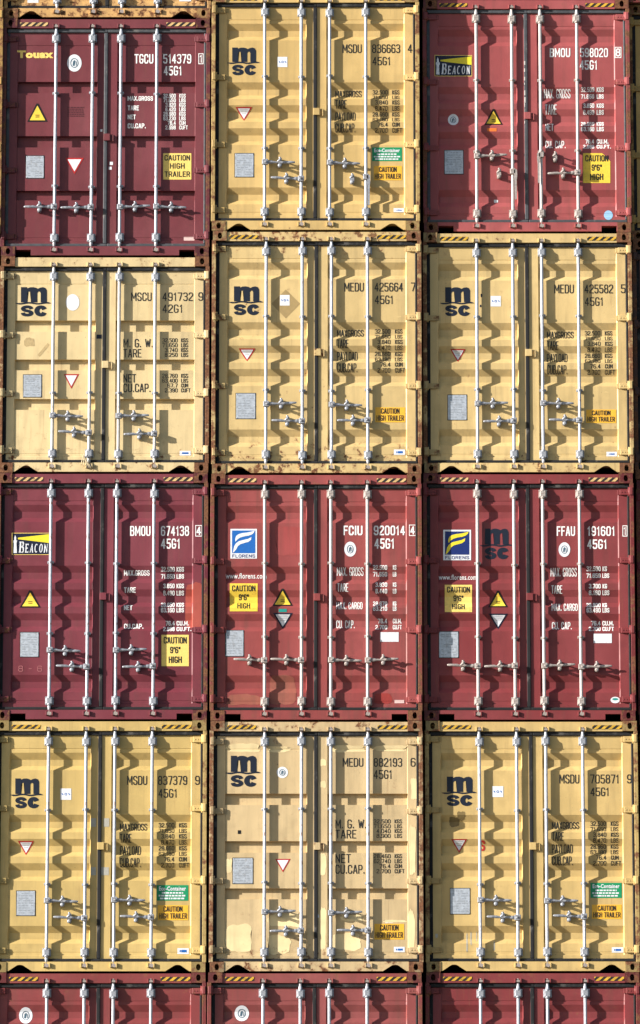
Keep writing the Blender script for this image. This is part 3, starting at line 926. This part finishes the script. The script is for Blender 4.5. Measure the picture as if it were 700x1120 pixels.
def patch(c, name, mat, boxes, eps=.0014, rag=1.2):
    """patch of touched-up paint or dirt with a soft, uneven outline"""
    for q, b in enumerate(boxes):
        r = random.Random(int(b[0]*13+b[1])); x0, y0, x1, y1 = b
        cx, cy, rx, ry = (x0+x1)/2, (y0+y1)/2, (x1-x0)/2, (y1-y0)/2
        g = min(rag/max(1, min(rx, ry)), .22); ph = [r.uniform(0, 6.3) for _ in range(5)]
        n = 44; pts = []
        for i in range(n):
            t = 2*math.pi*i/n; ca, sa = math.cos(t), math.sin(t)
            k = (abs(ca)**5+abs(sa)**5)**(-.2)
            k *= 1+g*.5*(math.sin(3*t+ph[0])+.7*math.sin(5*t+ph[1])+.5*math.sin(9*t+ph[2])+.35*math.sin(14*t+ph[3]))*.6-g*.4
            pts.append((cx+rx*k*ca, cy+ry*k*sa))
        Art(c, eps+q*.00003).poly(pts).done(name, mat, side_of(c, x0))

ROWS_Y = [('32.500', 'KGS'), ('71.650', 'LBS'), ('3.840', 'KGS'), ('8.470', 'LBS'), ('28.660', 'KGS'), ('63.180', 'LBS'), ('76.4', 'CUM'), ('2.700', 'CUFT')]
REFC = {}
def msc_right(c, pre, num, chk, dxy, k=1.0, green=None, amber=None, small=None):
    """right-hand door of the yellow containers; dxy shifts the reference layout, k scales it about its upper left"""
    ox, oy = dxy
    def P(x, y): return (ox+(x-366.8)*k, oy+(y-48.3)*k)
    def B(s, x0, y0, x1, y1):
        a, b = P(x0, y0), P(x1, y1); return (s, a[0], a[1], b[0], b[1])
    serial(c, BLACKT, B(pre, 374.5, 48.3, 395.5, 57.8), B(num, 407, 48.3, 437.5, 57.8), B(chk, 445.9, 48.3, 450.8, 57.8), B('45G1', 407.4, 62, 427, 71.2), .0)
    heads = [B('MAXGROSS', 366.8, 98, 395.5, 105.7), B('TARE', 366.8, 109.2, 379, 118.3), B('PAYLOAD', 366.8, 121.8, 388.8, 131.3), B('CUB.CAP.', 366.8, 134.8, 388.8, 144.2)]
    rows = [B(*r) for r in num_rows(97.4, 6.05, 4.7, (407.5, 424), (429, 437.5), ROWS_Y)]
    weights(c, BLACKT, heads, rows, .0)
    d = c['door'][1]
    if green:
        x0, y0, x1, y1 = green; w = x1-x0; h = y1-y0
        Art(c, E1).rect(*green).done('information_sticker', GREENV, d)
        a = Art(c, E2); a.text('Eco-Container', x0+.07*w, y0+.08*h, x1-.07*w, y0+.36*h, .03)
        for i, (l, r_) in enumerate(((.16, .84), (.06, .94), (.10, .88))):
            yy = y0+(.45+.18*i)*h; xx = x0+l*w; rr = random.Random(i)
            while xx < x0+r_*w-1:
                q = rr.uniform(1.6, 4.2); a.rect(xx, yy, min(xx+q, x0+r_*w), yy+.10*h); xx += q+.7
        a.done('sticker_lettering', WHITE, d)
    if amber: caution(c, *amber, [('CAUTION', .62), ('HIGH TRAILER', .92)], ORNG, .01)
    if small:
        x0, y0, x1, y1 = small
        rectart(c, 'small_sticker', WHITE, small)
        rectart(c, 'printed_lines', BLUEV, (x0+2.5, y0+2, x0+3.6, y1-2), (x0+4.2, y0+1.8, x1-2.5, y1-1.8), eps=E2)

# ------------------------------------------------------------------ the stacks
YB = (188, 150, 86)
REDB = (140, 46, 50)
def c_sea(i): return None
SEAM = {0: (19.4, 280, 516.8, 787.5, 1063.3), 1: (-8.6, 252, 518, 788, 1063.2), 2: (-1.6, 253.8, 517.2, 788, 1063)}
CX = {0: (117, 115.7, 114, 111.5, 109, 107), 1: (0, 345, 346.3, 345.6, 345.8, 344.2), 2: (0, 575.8, 577.2, 578.3, 581.7, 583.4)}
BASE = min(at(350, 1063, 0)[1], at(350, 1063, .08)[1])-2.9

# bottom row: only their tops are seen
c50 = container('r5c0', (124, 54, 54), CX[0][5], (1063.3, 1340), 'red container at the bottom of the left column, white oval sticker showing', notch='rect', z0=BASE, handles='O', hz=(.7, .7))
oval(c50, 20.6, 1101.4, 35.3, 1119.6)
c51 = container('r5c1', (130, 64, 62), CX[1][5], (1063.2, 1340), 'dusty red container at the bottom of the middle column with white oval sticker', notch='rect', z0=BASE, handles='O', hz=(.7, .7))
oval(c51, 256.5, 1099.6, 272.3, 1116.7)
c52 = container('r5c2', (118, 46, 48), CX[2][5], (1063, 1340), 'bright red container at the bottom of the right column, no sticker showing', notch='rect', z0=BASE, shade=.070, handles='O', hz=(.7, .7))

# ---- row 4
c = container('r4c0', (188, 161, 100), CX[0][4], (787.5, 1063.3), 'mustard container numbered 837379 with two grey tape marks beside its door seal', rust=.1, dirt=.25, frust=.5, hinges=(.925, .650, .362, .086), guides=(1.88, 1.02))
msc_logo(c, 11.3, 851.3, 47, 884); white_tag(c, 65.9, 862.3, 77.9, 874.7); tri_down(c, 19.5, 919.6, 37, 935, ink=GREYM); plate(c, 18.2, 974.5, 38.4, 1001.2)
msc_right(c, 'MSDU', '837379', '9', (131, 848.5), 1.04, (171.5, 968, 205.8, 985), (172.5, 990, 205.8, 1006.4), (194, 1037, 206.5, 1043.4))
rectart(c, 'grey_tape', GREYM, (99, 895, 105, 904.2)); rectart(c, 'grey_tape', GREYM, (99, 948.5, 105, 957.3))
rectart(c, 'grey_tape', GREYM, (113.3, 895, 119.4, 904.2)); rectart(c, 'grey_tape', GREYM, (110, 948.5, 119, 957.3))

c = container('r4c1', (190, 166, 124), CX[1][4], (788, 1063.2), 'sun-bleached tan container numbered 882193 patched with pale touch-up paint', kind='B',
              bands=((2.072, 1.945), (1.520, 1.390), (.972, .850)), rust=.45, dirt=.3, frust=.8, hz=(.685, .475), guides=(1.887, 1.03), hinges=(.918, .640, .362, .088))
PALE = paint('pale_touch_up_paint', (220, 198, 150), 77, .2, .2)
patch(c, 'paint_patch', PALE, [(246.5, 813, 285, 823), (246.5, 1010, 276, 1042), (246.5, 938.5, 254, 955), (292, 998, 333, 1014), (292, 816, 318, 823), (292, 1022, 318, 1044)], rag=2.2)
patch(c, 'paint_patch', PALE, [(349.5, 830, 357, 838), (349.5, 854, 357, 862), (349.5, 932, 357, 958), (349.5, 990, 357, 1040), (360, 815, 400, 823), (372, 1000, 398, 1008), (362, 1020, 396, 1040),
                               (408, 815, 446, 822), (449, 850, 457, 875), (447, 900, 455, 958), (446, 994, 454, 1042), (418, 1006, 445, 1009)], rag=2.0)
msc_logo(c, 246.7, 826.5, 285.2, 860.5); oval(c, 302.7, 838.5, 315, 851, name='round_sticker'); plate(c, 254.8, 938.6, 276.5, 966.2); tri_down(c, 301, 939.3, 317.8, 954)
serial(c, BLACKT, ('MEDU', 374.8, 829, 397.2, 838.5), ('882193', 408.8, 829, 439.6, 838.5), ('6', 449, 829, 454.3, 838.5), ('45G1', 408.8, 842, 428.7, 851.8), .0)
weights(c, BLACKT, [('M. G. W.', 366.8, 896.2, 400.5, 906), ('TARE', 366.8, 907.5, 389.5, 917), ('NET', 366.8, 934, 383.5, 943.8), ('CU.CAP.', 366.8, 945.8, 398.8, 955.6)],
        num_rows(896, 5.3, 4.5, (408.8, 427), (431.5, 440), [('32.500', 'KGS'), ('71.650', 'LBS'), ('4.040', 'KGS'), ('8.900', 'LBS')]) +
        num_rows(934, 5.5, 4.6, (408.8, 427), (431.5, 440), [('28.460', 'KGS'), ('62.740', 'LBS'), ('76.4', 'CUM'), ('2.700', 'CUFT')]), .0)
caution(c, 409.5, 1010.3, 442, 1027.5, [('CAUTION', .62), ('HIGH TRAILER', .92)], ORNG)
rectart(c, 'small_sticker', WHITE, (430.8, 1035.5, 442.7, 1041.5)); rectart(c, 'printed_lines', BLUEV, (433, 1037.6, 434.2, 1039.4), (435, 1037.4, 440.5, 1039.6), eps=E2)
rectart(c, 'scuff_mark', BLACKV, (260, 908, 263.5, 912)); patch(c, 'scuff_mark', WHITE, [(421, 1006, 430, 1009.5), (345, 1000, 349, 1004)], rag=.6)

c = container('r4c2', (187, 159, 102), CX[2][4], (788, 1063), 'mustard container numbered 705871 with pale drips low on its left door', shade=.072, rust=.15, dirt=.3, frust=.6, guides=(1.88, 1.02))
msc_logo(c, 483, 849.3, 521.5, 881.5); white_tag(c, 538.3, 859.8, 550.5, 871.7); tri_down(c, 493.5, 917.6, 511, 932.3, ink=GREYM); plate(c, 492.8, 971.8, 513.8, 999.5)
msc_right(c, 'MSDU', '705871', '9', (603.8, 847), 1.035, (645.8, 965.5, 680, 982), (647.5, 989.3, 680, 1005), (669.2, 1036, 681.8, 1041.8))
Art(c, E1).text('S', 524.5, 919, 530.6, 930, .03).done('red_mark', REDV, c['door'][0])
GREYD = simple('grime_wash', (128, 108, 66), .6, var=.3, scale=30)
patch(c, 'stain', GREYD, [(491, 893, 503, 904), (500, 887, 509, 897)], rag=2)
patch(c, 'drip', GREYM, [(510, 1020, 511.6, 1042), (514.5, 1018, 516, 1034), (521, 1018, 522, 1030), (540, 1028, 541.2, 1040), (476, 1021, 479, 1026)], rag=.6)

# ---- row 3
c = container('r3c0', (108, 42, 52), CX[0][3], (516.8, 787.5), 'dark red container numbered 674138 with an orange repaired patch by its hinges', notch='rect', hazard='p', rust=.1, dirt=.25, frust=.7, guides=(1.85, 1.02), hz=(.825, .625), hinges=(.925, .645, .365, .086))
patch(c, 'paint_patch', paint('orange_touch_up_paint', (152, 68, 56), 91, .1, .15), [(202.4, 637, 223.0, 688.4)], rag=1.0)
beacon(c, 13, 582.7, 54.2, 606.7); tri_up(c, 21.3, 645.5, 44.6, 664.4); plate(c, 22.3, 691.8, 42.2, 718.2)
serial(c, CREAMT, ('BMOU', 142.3, 575.2, 164.6, 586), ('674138', 176, 575.2, 206.8, 586), ('4', 214.8, 576, 220, 585.2), ('45G1', 176, 589, 197.2, 600), .02, True)
RW = [('32.500', 'KGS'), ('71.650', 'LBS'), ('3.850', 'KGS'), ('8.490', 'LBS'), ('28.650', 'KGS'), ('63.160', 'LBS'), ('76.4', 'CU.M.'), ('2.698', 'CU.FT.')]
weights(c, CREAMT, [('MAX.GROSS', 135.5, 623.2, 163.6, 629), ('TARE', 135.5, 642.2, 148.5, 648), ('NET', 135.5, 661.6, 144.8, 667.2), ('CU.CAP.', 135.5, 681.6, 156.8, 687.4)],
        pair_rows((619.8, 627.3, 638.3, 645.8, 658.7, 664.7, 678.6, 685.2), (176, 191), (193, 201.2), RW), .02)
caution(c, 176.6, 694.2, 206.5, 728.5, [('CAUTION', .84), ('9\'6"', .38), ('HIGH', .48)], YELL_PALE)
Art(c, E1).text('8 - 6', 20, 728, 46, 734.5, -.01).done('chalk_mark', vinyl('chalk', (160, 96, 98)), c['door'][0])

c = container('r3c1', (136, 62, 60), CX[1][3], (518, 788), 'faded red container numbered 920014 with light blue logo and brown stains', notch='rect', hazard='p', rust=.2, dirt=.45, frust=.75, guides=(1.85, .99),
              handles='O', hz=(.712, .712), bars='white', hinges=(.925, .645, .367, .086))
florens(c, 252, 578.3, 281, 610.8, BLUEV, WHITE); web(c, 246.7, 626.3, 291.5, 632.3)
caution(c, 251.3, 638, 281.7, 668.5, [('CAUTION', .84), ("9'6\"", .36), ('HIGH', .46)], YELL)
tri_up(c, 297.8, 643.7, 320.5, 662.3); rectart(c, 'small_sticker', vinyl('teal', (30, 140, 130)), (304.8, 665.8, 313.6, 669.3)); tri_down(c, 298.5, 670.3, 320.2, 687.5, DNAVY, WHITE, plate_tone)
plate(c, 246.7, 689.6, 266.3, 717.5)
serial(c, CREAMT, ('FCIU', 375.5, 574.8, 396.5, 585.3), ('920014', 408.8, 574.8, 443, 585.3), ('4', 448.6, 575.5, 453.8, 584.6), ('45G1', 409.5, 588.8, 431.5, 600), .02, True)
oval(c, 376.6, 592.3, 389.5, 608.7)
weights(c, CREAMT, [('MAX. GROSS', 368.5, 620.2, 397.6, 629.2), ('TARE', 368.9, 638, 381, 647), ('MAX. CARGO', 367.8, 658, 396.5, 666.2), ('CU. CAP.', 367.8, 678, 388, 686.6)],
        pair_rows((618, 625, 636.8, 643.8, 657.2, 663, 676.3, 683), (408, 423.5), (429.7, 435.5), [('32.500', 'KG'), ('71.650', 'LB'), ('3.830', 'KG'), ('8.440', 'LB'), ('28.670', 'KG'), ('63.210', 'LB'), ('76.4', 'CU.M.'), ('2.700', 'CU.FT')]), .02)
rectart(c, 'blank_sticker', WHITE, (415.8, 691.3, 436, 701.8)); rectart(c, 'small_sticker', vinyl('pinkish', (214, 186, 180)), (431.5, 765.5, 442, 769))
patch(c, 'paint_patch', paint('red_touch_up_paint', (142, 46, 40), 93, .1, .1), [(409, 758, 429, 770)], rag=.8)
BR = paint('brown_stain_paint', (140, 78, 64), 94, .3, .5)
patch(c, 'stain', BR, [(247, 759, 287, 771.5), (294, 738, 324, 771.5)], rag=1.6)
SCR = paint('faded_red_paint', (146, 62, 60), 98, .2, .4); 
patch(c, 'scuff_mark', SCR, [(300, 575, 334, 608)], rag=2)

c = container('r3c2', (118, 46, 48), CX[2][3], (517.2, 788), 'deep red container numbered 191601 with navy and yellow logo beside black lettering', notch='rect', hazard='p', rust=.1, dirt=.25, frust=.6, guides=(1.845, .98), shade=.072,
              handles='O', hz=(.635, .635), bars='white', hinges=(.925, .648, .365, .086))
florens(c, 484.8, 579.3, 515.2, 612.6, NAVYV, BEAMY); msc_logo(c, 525, 578, 560.5, 611.5); web(c, 480, 627.9, 521.5, 633.6)
caution(c, 486.5, 639.5, 516.3, 669.3, [('CAUTION', .84), ("9'6\"", .36), ('HIGH', .46)], YELL_PALE)
tri_up(c, 533.8, 645.8, 555.8, 664); tri_down(c, 534.5, 671, 555.5, 687.8, DNAVY, WHITE, plate_tone); plate(c, 480.5, 691, 501.2, 719)
serial(c, CREAMT, ('FFAU', 609, 575.5, 629, 586), ('191601', 642.3, 575.5, 672.7, 586), ('1', 682, 576.3, 685, 585.2), ('45G1', 642.3, 589.8, 664, 600.3), .02, True)
oval(c, 611, 593, 623.7, 609)
weights(c, CREAMT, [('MAX. GROSS', 602.3, 620.9, 631, 629.9), ('TARE', 603, 640.2, 615, 649), ('MAX. CARGO', 603.4, 659.8, 631.8, 668), ('CU. CAP.', 603.8, 679.8, 625.5, 688)],
        pair_rows((619.3, 626.5, 638.5, 645.5, 659, 664.8, 678.6, 685), (641.5, 657), (659, 666.5), [('32.500', 'KG'), ('71.650', 'LBS'), ('3.700', 'KG'), ('8.160', 'LBS'), ('28.800', 'KG'), ('63.490', 'LBS'), ('76.4', 'CU.M.'), ('2.700', 'CU.FT')]), .02)
rectart(c, 'blank_sticker', WHITE, (649.3, 693, 669.2, 703.2)); oval(c, 667.8, 762, 678, 769, True, 'round_sticker', WHITE)
Art(c, E2).ellipse(669.6, 763.4, 676.2, 765.8).done('printed_emblem', vinyl('teal', (30, 140, 130)), c['door'][1])

# ---- row 2
c = container('r2c0', (202, 180, 134), CX[0][2], (280, 516.8), 'pale cream container numbered 491732, lower than the others', kind='B', bands=((1.836, 1.705), (1.366, 1.240), (.893, .765)), hazard=None,
              rust=.4, dirt=.3, frust=.95, guides=(.957,), hz=(.675, .47), hinges=(.911, .637, .367, .104))
msc_logo(c, 17, 313.9, 55.9, 346); oval(c, 72, 321.5, 86.8, 339.6, True, fill=WHITE); plate(c, 25.7, 410, 45.3, 434); tri_down(c, 69.6, 409, 86.4, 425)
rectart(c, 'small_sticker', DNAVY, (105.6, 366, 111.2, 370.5))
serial(c, BLACKT, ('MSCU', 143.4, 319.7, 165.7, 329), ('491732', 177.7, 319.7, 211, 329), ('9', 216.8, 319.7, 222, 329), ('42G1', 177.7, 332.8, 199.6, 342), .0)
weights(c, BLACKT, [('M. G. W.', 134.8, 370.5, 167, 379.8), ('TARE', 134.8, 381.6, 154.4, 390.8), ('NET', 134.8, 409, 148.6, 418.2), ('CU.CAP.', 134.8, 419.5, 164.6, 428.8)],
        num_rows(369.8, 5.3, 4.5, (177.5, 194), (198, 206), [('32.500', 'KGS'), ('71.650', 'LBS'), ('3.740', 'KGS'), ('8.250', 'LBS')]) +
        num_rows(408.6, 5.3, 4.5, (177.5, 194), (198, 206), [('28.760', 'KGS'), ('63.400', 'LBS'), ('67.7', 'CUM'), ('2.390', 'CUFT')]), .0)
rectart(c, 'small_sticker', WHITE, (196.5, 493, 208.5, 498)); rectart(c, 'printed_lines', BLUEV, (199, 494.6, 206, 496.4), eps=E2)
ST = simple('rub_stain', (186, 162, 116), .6, var=.3, scale=30)
patch(c, 'scuff_mark', ST, [(26, 369, 38, 379)], rag=2.2)
Art(c, .0018).poly([(41, 388), (52, 375), (54, 377), (43, 390)]).done('scuff_mark', ST, c['door'][0])
def rope(bm):
    x, z = c['loc'](95, 505); r = random.Random(4)
    for k in range(5):
        ang = -1.9+k*.35; pts = []
        for i in range(7):
            t = i/6; pts.append(Vector((x-.03+.09*t*math.cos(ang)+r.uniform(-.006, .006), -.02, z+.08-.13*t-.01*k)))
        ring = []
        for p in pts: ring.append([(p.x+.005*math.cos(a), p.y+.005*math.sin(a), p.z) for a in [2*math.pi*q/6 for q in range(6)]])
        loft(bm, ring)
ro = put('knotted_rope', mesh_of(('rope',), rope, 'knotted_rope'), simple('old_rope', (214, 196, 160), .9, var=.3), c['door'][0])

c = container('r2c1', (193, 167, 114), CX[1][2], (252, 518), 'yellow container numbered 425664 with a ghost diamond and rust along its foot', rust=.52, dirt=.3, frust=.85)
DIAM = simple('diamond_ghost', (160, 136, 90), .6, var=.15, scale=20)
Art(c, .0014).poly([(312.5, 316.5), (328.3, 332), (312.5, 348), (296.8, 332)]).done('diamond_mark', DIAM, c['door'][0])
msc_logo(c, 250.2, 313, 288, 344.5); white_tag(c, 306.2, 322.5, 316.7, 334); tri_down(c, 261, 380.6, 279.3, 394.6, ink=GREYM); plate(c, 258.3, 430.3, 279.3, 457.6)
msc_right(c, 'MEDU', '425664', '7', (368.6, 309), 1.02, None, (410.5, 445.3, 443, 461.8), (430.8, 491.5, 443, 497.5))

c = container('r2c2', (191, 165, 112), CX[2][2], (253.8, 517.2), 'yellow container numbered 425582 with white square sticker and no diamond', rust=.32, dirt=.3, frust=.8, shade=.072)
msc_logo(c, 481.3, 314, 518.7, 345.6); white_tag(c, 536.6, 323.5, 547.8, 335); tri_down(c, 492.5, 381.3, 509.3, 395.3, ink=GREYM); plate(c, 490, 432, 510.3, 459)
msc_right(c, 'MEDU', '425582', '5', (598.3, 311), 1.02, None, (641.2, 447.8, 673.8, 462.5), (663.3, 494, 674.8, 499))
patch(c, 'scuff_mark', DNAVY, [(525.6, 321, 527.6, 325), (524.8, 333, 526.4, 336)], rag=.5)

# ---- row 1
c = container('r1c0', (106, 46, 52), CX[0][1], (19.4, 280), 'maroon container numbered 514379 with small yellow lettering high on its left door', kind='B', bands=((2.140, 2.005), (1.475, 1.340), (.808, .695)), notch='rect', hazard='p',
              rust=.1, dirt=.2, frust=.6, guides=(1.99, .85), handles='O', hz=(.592, .592), seal=RUBBER_GREY, hinges=(.915, .638, .362, .085))
Art(c, E1).text('Touax', 18.9, 55, 58.5, 63.5, .055).done('line_logo', YELL_PALE, c['door'][0])
oval(c, 73.4, 59.3, 89.2, 78.2); tri_up(c, 29.8, 113, 52, 133); plate(c, 28.5, 170.5, 48, 194.5); tri_down(c, 71.3, 172.5, 91.6, 190.4)
a = Art(c, E1); rr = random.Random(5)
for i in range(6):
    x = 73.8
    while x < 91: q = rr.uniform(1.2, 3.2); a.rect(x, 116.8+i*1.9, min(92, x+q), 117.8+i*1.9); x += q+.7
a.done('faint_lettering', FAINT, c['door'][0])
serial(c, CREAMT, ('TGCU', 147, 59, 167.7, 69.3), ('514379', 178.4, 59, 209.2, 69.3), ('1', 218.2, 60, 221.4, 68.6), ('45G1', 179, 72, 199, 82.3), .02, True)
weights(c, CREAMT, [('MAX.GROSS', 139.6, 105, 167.4, 110), ('TARE', 139.6, 115.2, 152, 120.6), ('NET', 139.6, 125.2, 148.5, 130.3), ('CU.CAP.', 139.6, 134.8, 159.5, 140.2)],
        num_rows(102.4, 4.95, 4.4, (178.6, 192.3), (196, 203.5), [('32.500', 'KGS'), ('71.650', 'LBS'), ('3.820', 'KGS'), ('8.420', 'LBS'), ('28.680', 'KGS'), ('63.230', 'LBS'), ('76.4', 'CUM'), ('2.698', 'CUFT')]), .02)
caution(c, 178.4, 167.4, 209.2, 196.2, [('CAUTION', .90), ('HIGH', .52), ('TRAILER', .90)], YELL_PALE)
rectart(c, 'small_sticker', vinyl('pinkish', (214, 186, 180)), (201, 259, 212.5, 263))
rectart(c, 'white_spot', WHITE, (109.7, 141.5, 112, 144)); rectart(c, 'white_spot', WHITE, (120, 177, 123.5, 180.5), (119, 182.4, 122.2, 185.6))

c = container('r1c1', (190, 160, 102), CX[1][1], (-8.6, 252), 'yellow container numbered 836663 with one door handle hanging down', rust=.12, dirt=.25, frust=.55, handles='ZD')
msc_logo(c, 248.6, 51.8, 284.3, 82.1); white_tag(c, 303.6, 62, 314.3, 73.2); tri_down(c, 257.6, 116.6, 275.8, 131.3, ink=GREYM); plate(c, 257.1, 167.9, 277.3, 193.2)
msc_right(c, 'MSDU', '836663', '4', (366.8, 48.3), 1.0, (407, 161, 439.6, 176), (408.7, 181.3, 439.6, 197), (430.5, 227.5, 442, 232))

c = container('r1c2', (146, 70, 70), CX[2][1], (-1.6, 253.8), 'rose red container numbered 598020 with two handles hanging and a torn yellow sticker', notch='rect', rust=.18, dirt=.35, frust=.7, shade=.158,
              guides=(1.87, .99), handles='DD', hz=(.925, .72), bars='white', hinges=(.925, .645, .362, .086), seal=RUBBER_GREY)
beacon(c, 475.3, 60.2, 516.3, 83.3); oval(c, 490, 124, 501.6, 136.5, name='round_sticker'); tri_up(c, 529.6, 119, 550.2, 136); rectart(c, 'small_sticker', vinyl('orange', (226, 116, 50)), (533, 140, 543.2, 143.5))
plate(c, 486.5, 164.5, 506.5, 190)
serial(c, CREAMT, ('BMOU', 601.3, 52.5, 623.7, 62.3), ('598020', 634.5, 52.5, 665, 62.3), ('8', 673.6, 53, 678.4, 61.8), ('45G1', 634.2, 65.8, 653.5, 76), .02, True)
weights(c, CREAMT, [('MAX. GROSS', 595, 97, 624, 106.6), ('TARE', 596, 114.2, 609, 124.6), ('NET', 596.5, 134.8, 605.5, 142.8), ('CU. CAP.', 596.6, 153.2, 618.8, 161.8)],
        pair_rows((95.2, 102.2, 113, 120, 132.6, 138.6, 151.5, 157.5), (635.5, 650), (652.7, 660.5), RW, 4.8), .02)
caution(c, 637.7, 167.3, 667.5, 200, [('CAUTION', .84), ("9'6\"", .38), ('HIGH', .48)], YELL, corner=True)
oval(c, 660.5, 230, 670.3, 240.5, True, 'round_sticker', LBLUE)
WORNW = vinyl('worn_seal_white', (200, 196, 190))
a = Art(c, -.0)
rr = random.Random(11)
patch(c, 'scuff_mark', WHITE, [(540, 217.5, 545, 221), (606, 1, 609, 3) if False else (574, 187, 577, 190)], rag=.6)
def wear(bm):
    for (xa, ya, xb, yb) in ((607, 8.6, 626, 11.2), (596, 10, 604, 11.6)):
        x0, z1 = c['loc'](xa, ya); x1, z0 = c['loc'](xb, yb); box(bm, x0, x1, .031, .036, c['H']-.152, c['H']-.136, .002)
    for i in range(9):
        z = 2.1-i*.09+rr.uniform(-.03, .03); h = rr.uniform(.02, .07); box(bm, 1.193, 1.193+rr.uniform(.008, .016), .034, .040, z*.98, z*.98+h, .001)
put('worn_seal_edge', mesh_of(('wear',), wear, 'worn_seal_edge'), WORNW, c['door'][0])

# ---- the container above the left column, its foot in view
zt0 = at(350, 19.4, 0)[1]
c = container('r0c0', (198, 156, 98), None, None, 'rust-streaked yellow container on top of the left column, only its foot in view', rust=.6, dirt=.4, frust=.8, z0=zt0, H=2.892, xw=at(117.4, 10, .04)[0], hz=(.826, .63))
rectart(c, 'small_sticker', WHITE, (30, -2.5, 42, 3)); rectart(c, 'small_sticker', WHITE, (196, -3.4, 209, 1.2))

zt1, zt2 = at(350, SEAM[1][0], 0)[1], at(350, SEAM[2][0], .158)[1]
container('r0c1', (188, 156, 96), None, None, 'yellow container on top of the middle column, above container 836663', z0=zt1, H=2.892, xw=at(345.5, -140, .04)[0])
container('r0c2', (132, 52, 54), None, None, 'red container on top of the right column, above container 598020', notch='rect', handles='O', hz=(.7, .7), z0=zt2, H=2.892, shade=.15, xw=at(575, -140, .1)[0])
# ---- neighbouring columns
def plain_column(name, xw, shades, cols, kinds):
    z = BASE
    for i in range(6):
        row = 5-i
        col, notch, lab = cols[i]
        H = 2.892
        container(name+str(row), col, None, None, lab, kind='A', notch=notch, z0=z, H=H, xw=xw+.012*(i-2)*(1 if xw > 0 else -1)*-1, shade=shades[i], rust=.25, frust=.7, handles='Z' if notch == 'trap' else 'O', hz=(.826, .63) if notch == 'trap' else (.7, .7))
        z += H+.008
xr = at(581.7, 925, .1)[0]+2.486
plain_column('right', xr, (.18, .18, .19, .18, .26, .18),
             [((140, 46, 46), 'rect', 'dark red container edge at the lowest right margin of the stack'), ((182, 146, 80), 'trap', 'shaded yellow container edge at right margin, second from the bottom'),
              ((120, 40, 46), 'rect', 'shaded dark red container edge at right margin, beside container 191601'), ((92, 60, 50), 'rect', 'shaded brown container edge at right margin, beside container 425582'),
              ((182, 148, 84), 'trap', 'shaded yellow container edge high at the right margin, beside container 598020'), ((132, 52, 54), 'rect', 'red container topmost past the right margin')], None)
xl = at(109, 925, 0)[0]-2.480
plain_column('left', xl, (0, 0, 0, 0, -.043, 0),
             [((140, 46, 46), 'rect', 'red container at the foot of the column past the left margin'), ((182, 146, 80), 'trap', 'yellow container past the left margin, second from the bottom'),
              ((120, 40, 46), 'rect', 'dark red container past the left margin, third from the bottom'), ((182, 148, 84), 'trap', 'yellow container past the left margin, fourth from the bottom'),
              ((180, 144, 82), 'trap', 'yellow container past the left margin, beside container 514379'), ((190, 156, 96), 'trap', 'yellow container topmost past the left margin')], None)

# ------------------------------------------------------------------ what carries the stacks
def slab(name, x0, x1, y0, y1, z0, z1, mat):
    bm = bmesh.new(); box(bm, x0, x1, y0, y1, z0, z1); bmesh.ops.recalc_face_normals(bm, faces=bm.faces)
    me = bpy.data.meshes.new(name); bm.to_mesh(me); bm.free(); me.materials.append(mat)
    o = bpy.data.objects.new(name, me); S.collection.objects.link(o); o['kind'] = 'structure'; return o
CONC = simple('quay_concrete', (84, 80, 76), .9, var=.3, scale=.6, dirtc=(90, 86, 80), dirt=.5)
slab('ground', -1500, 1500, -1500, 1500, -5.3, -5.0, CONC)
slab('terrace', -12, 12, -.35, 13, -4.998, BASE-.002, CONC)
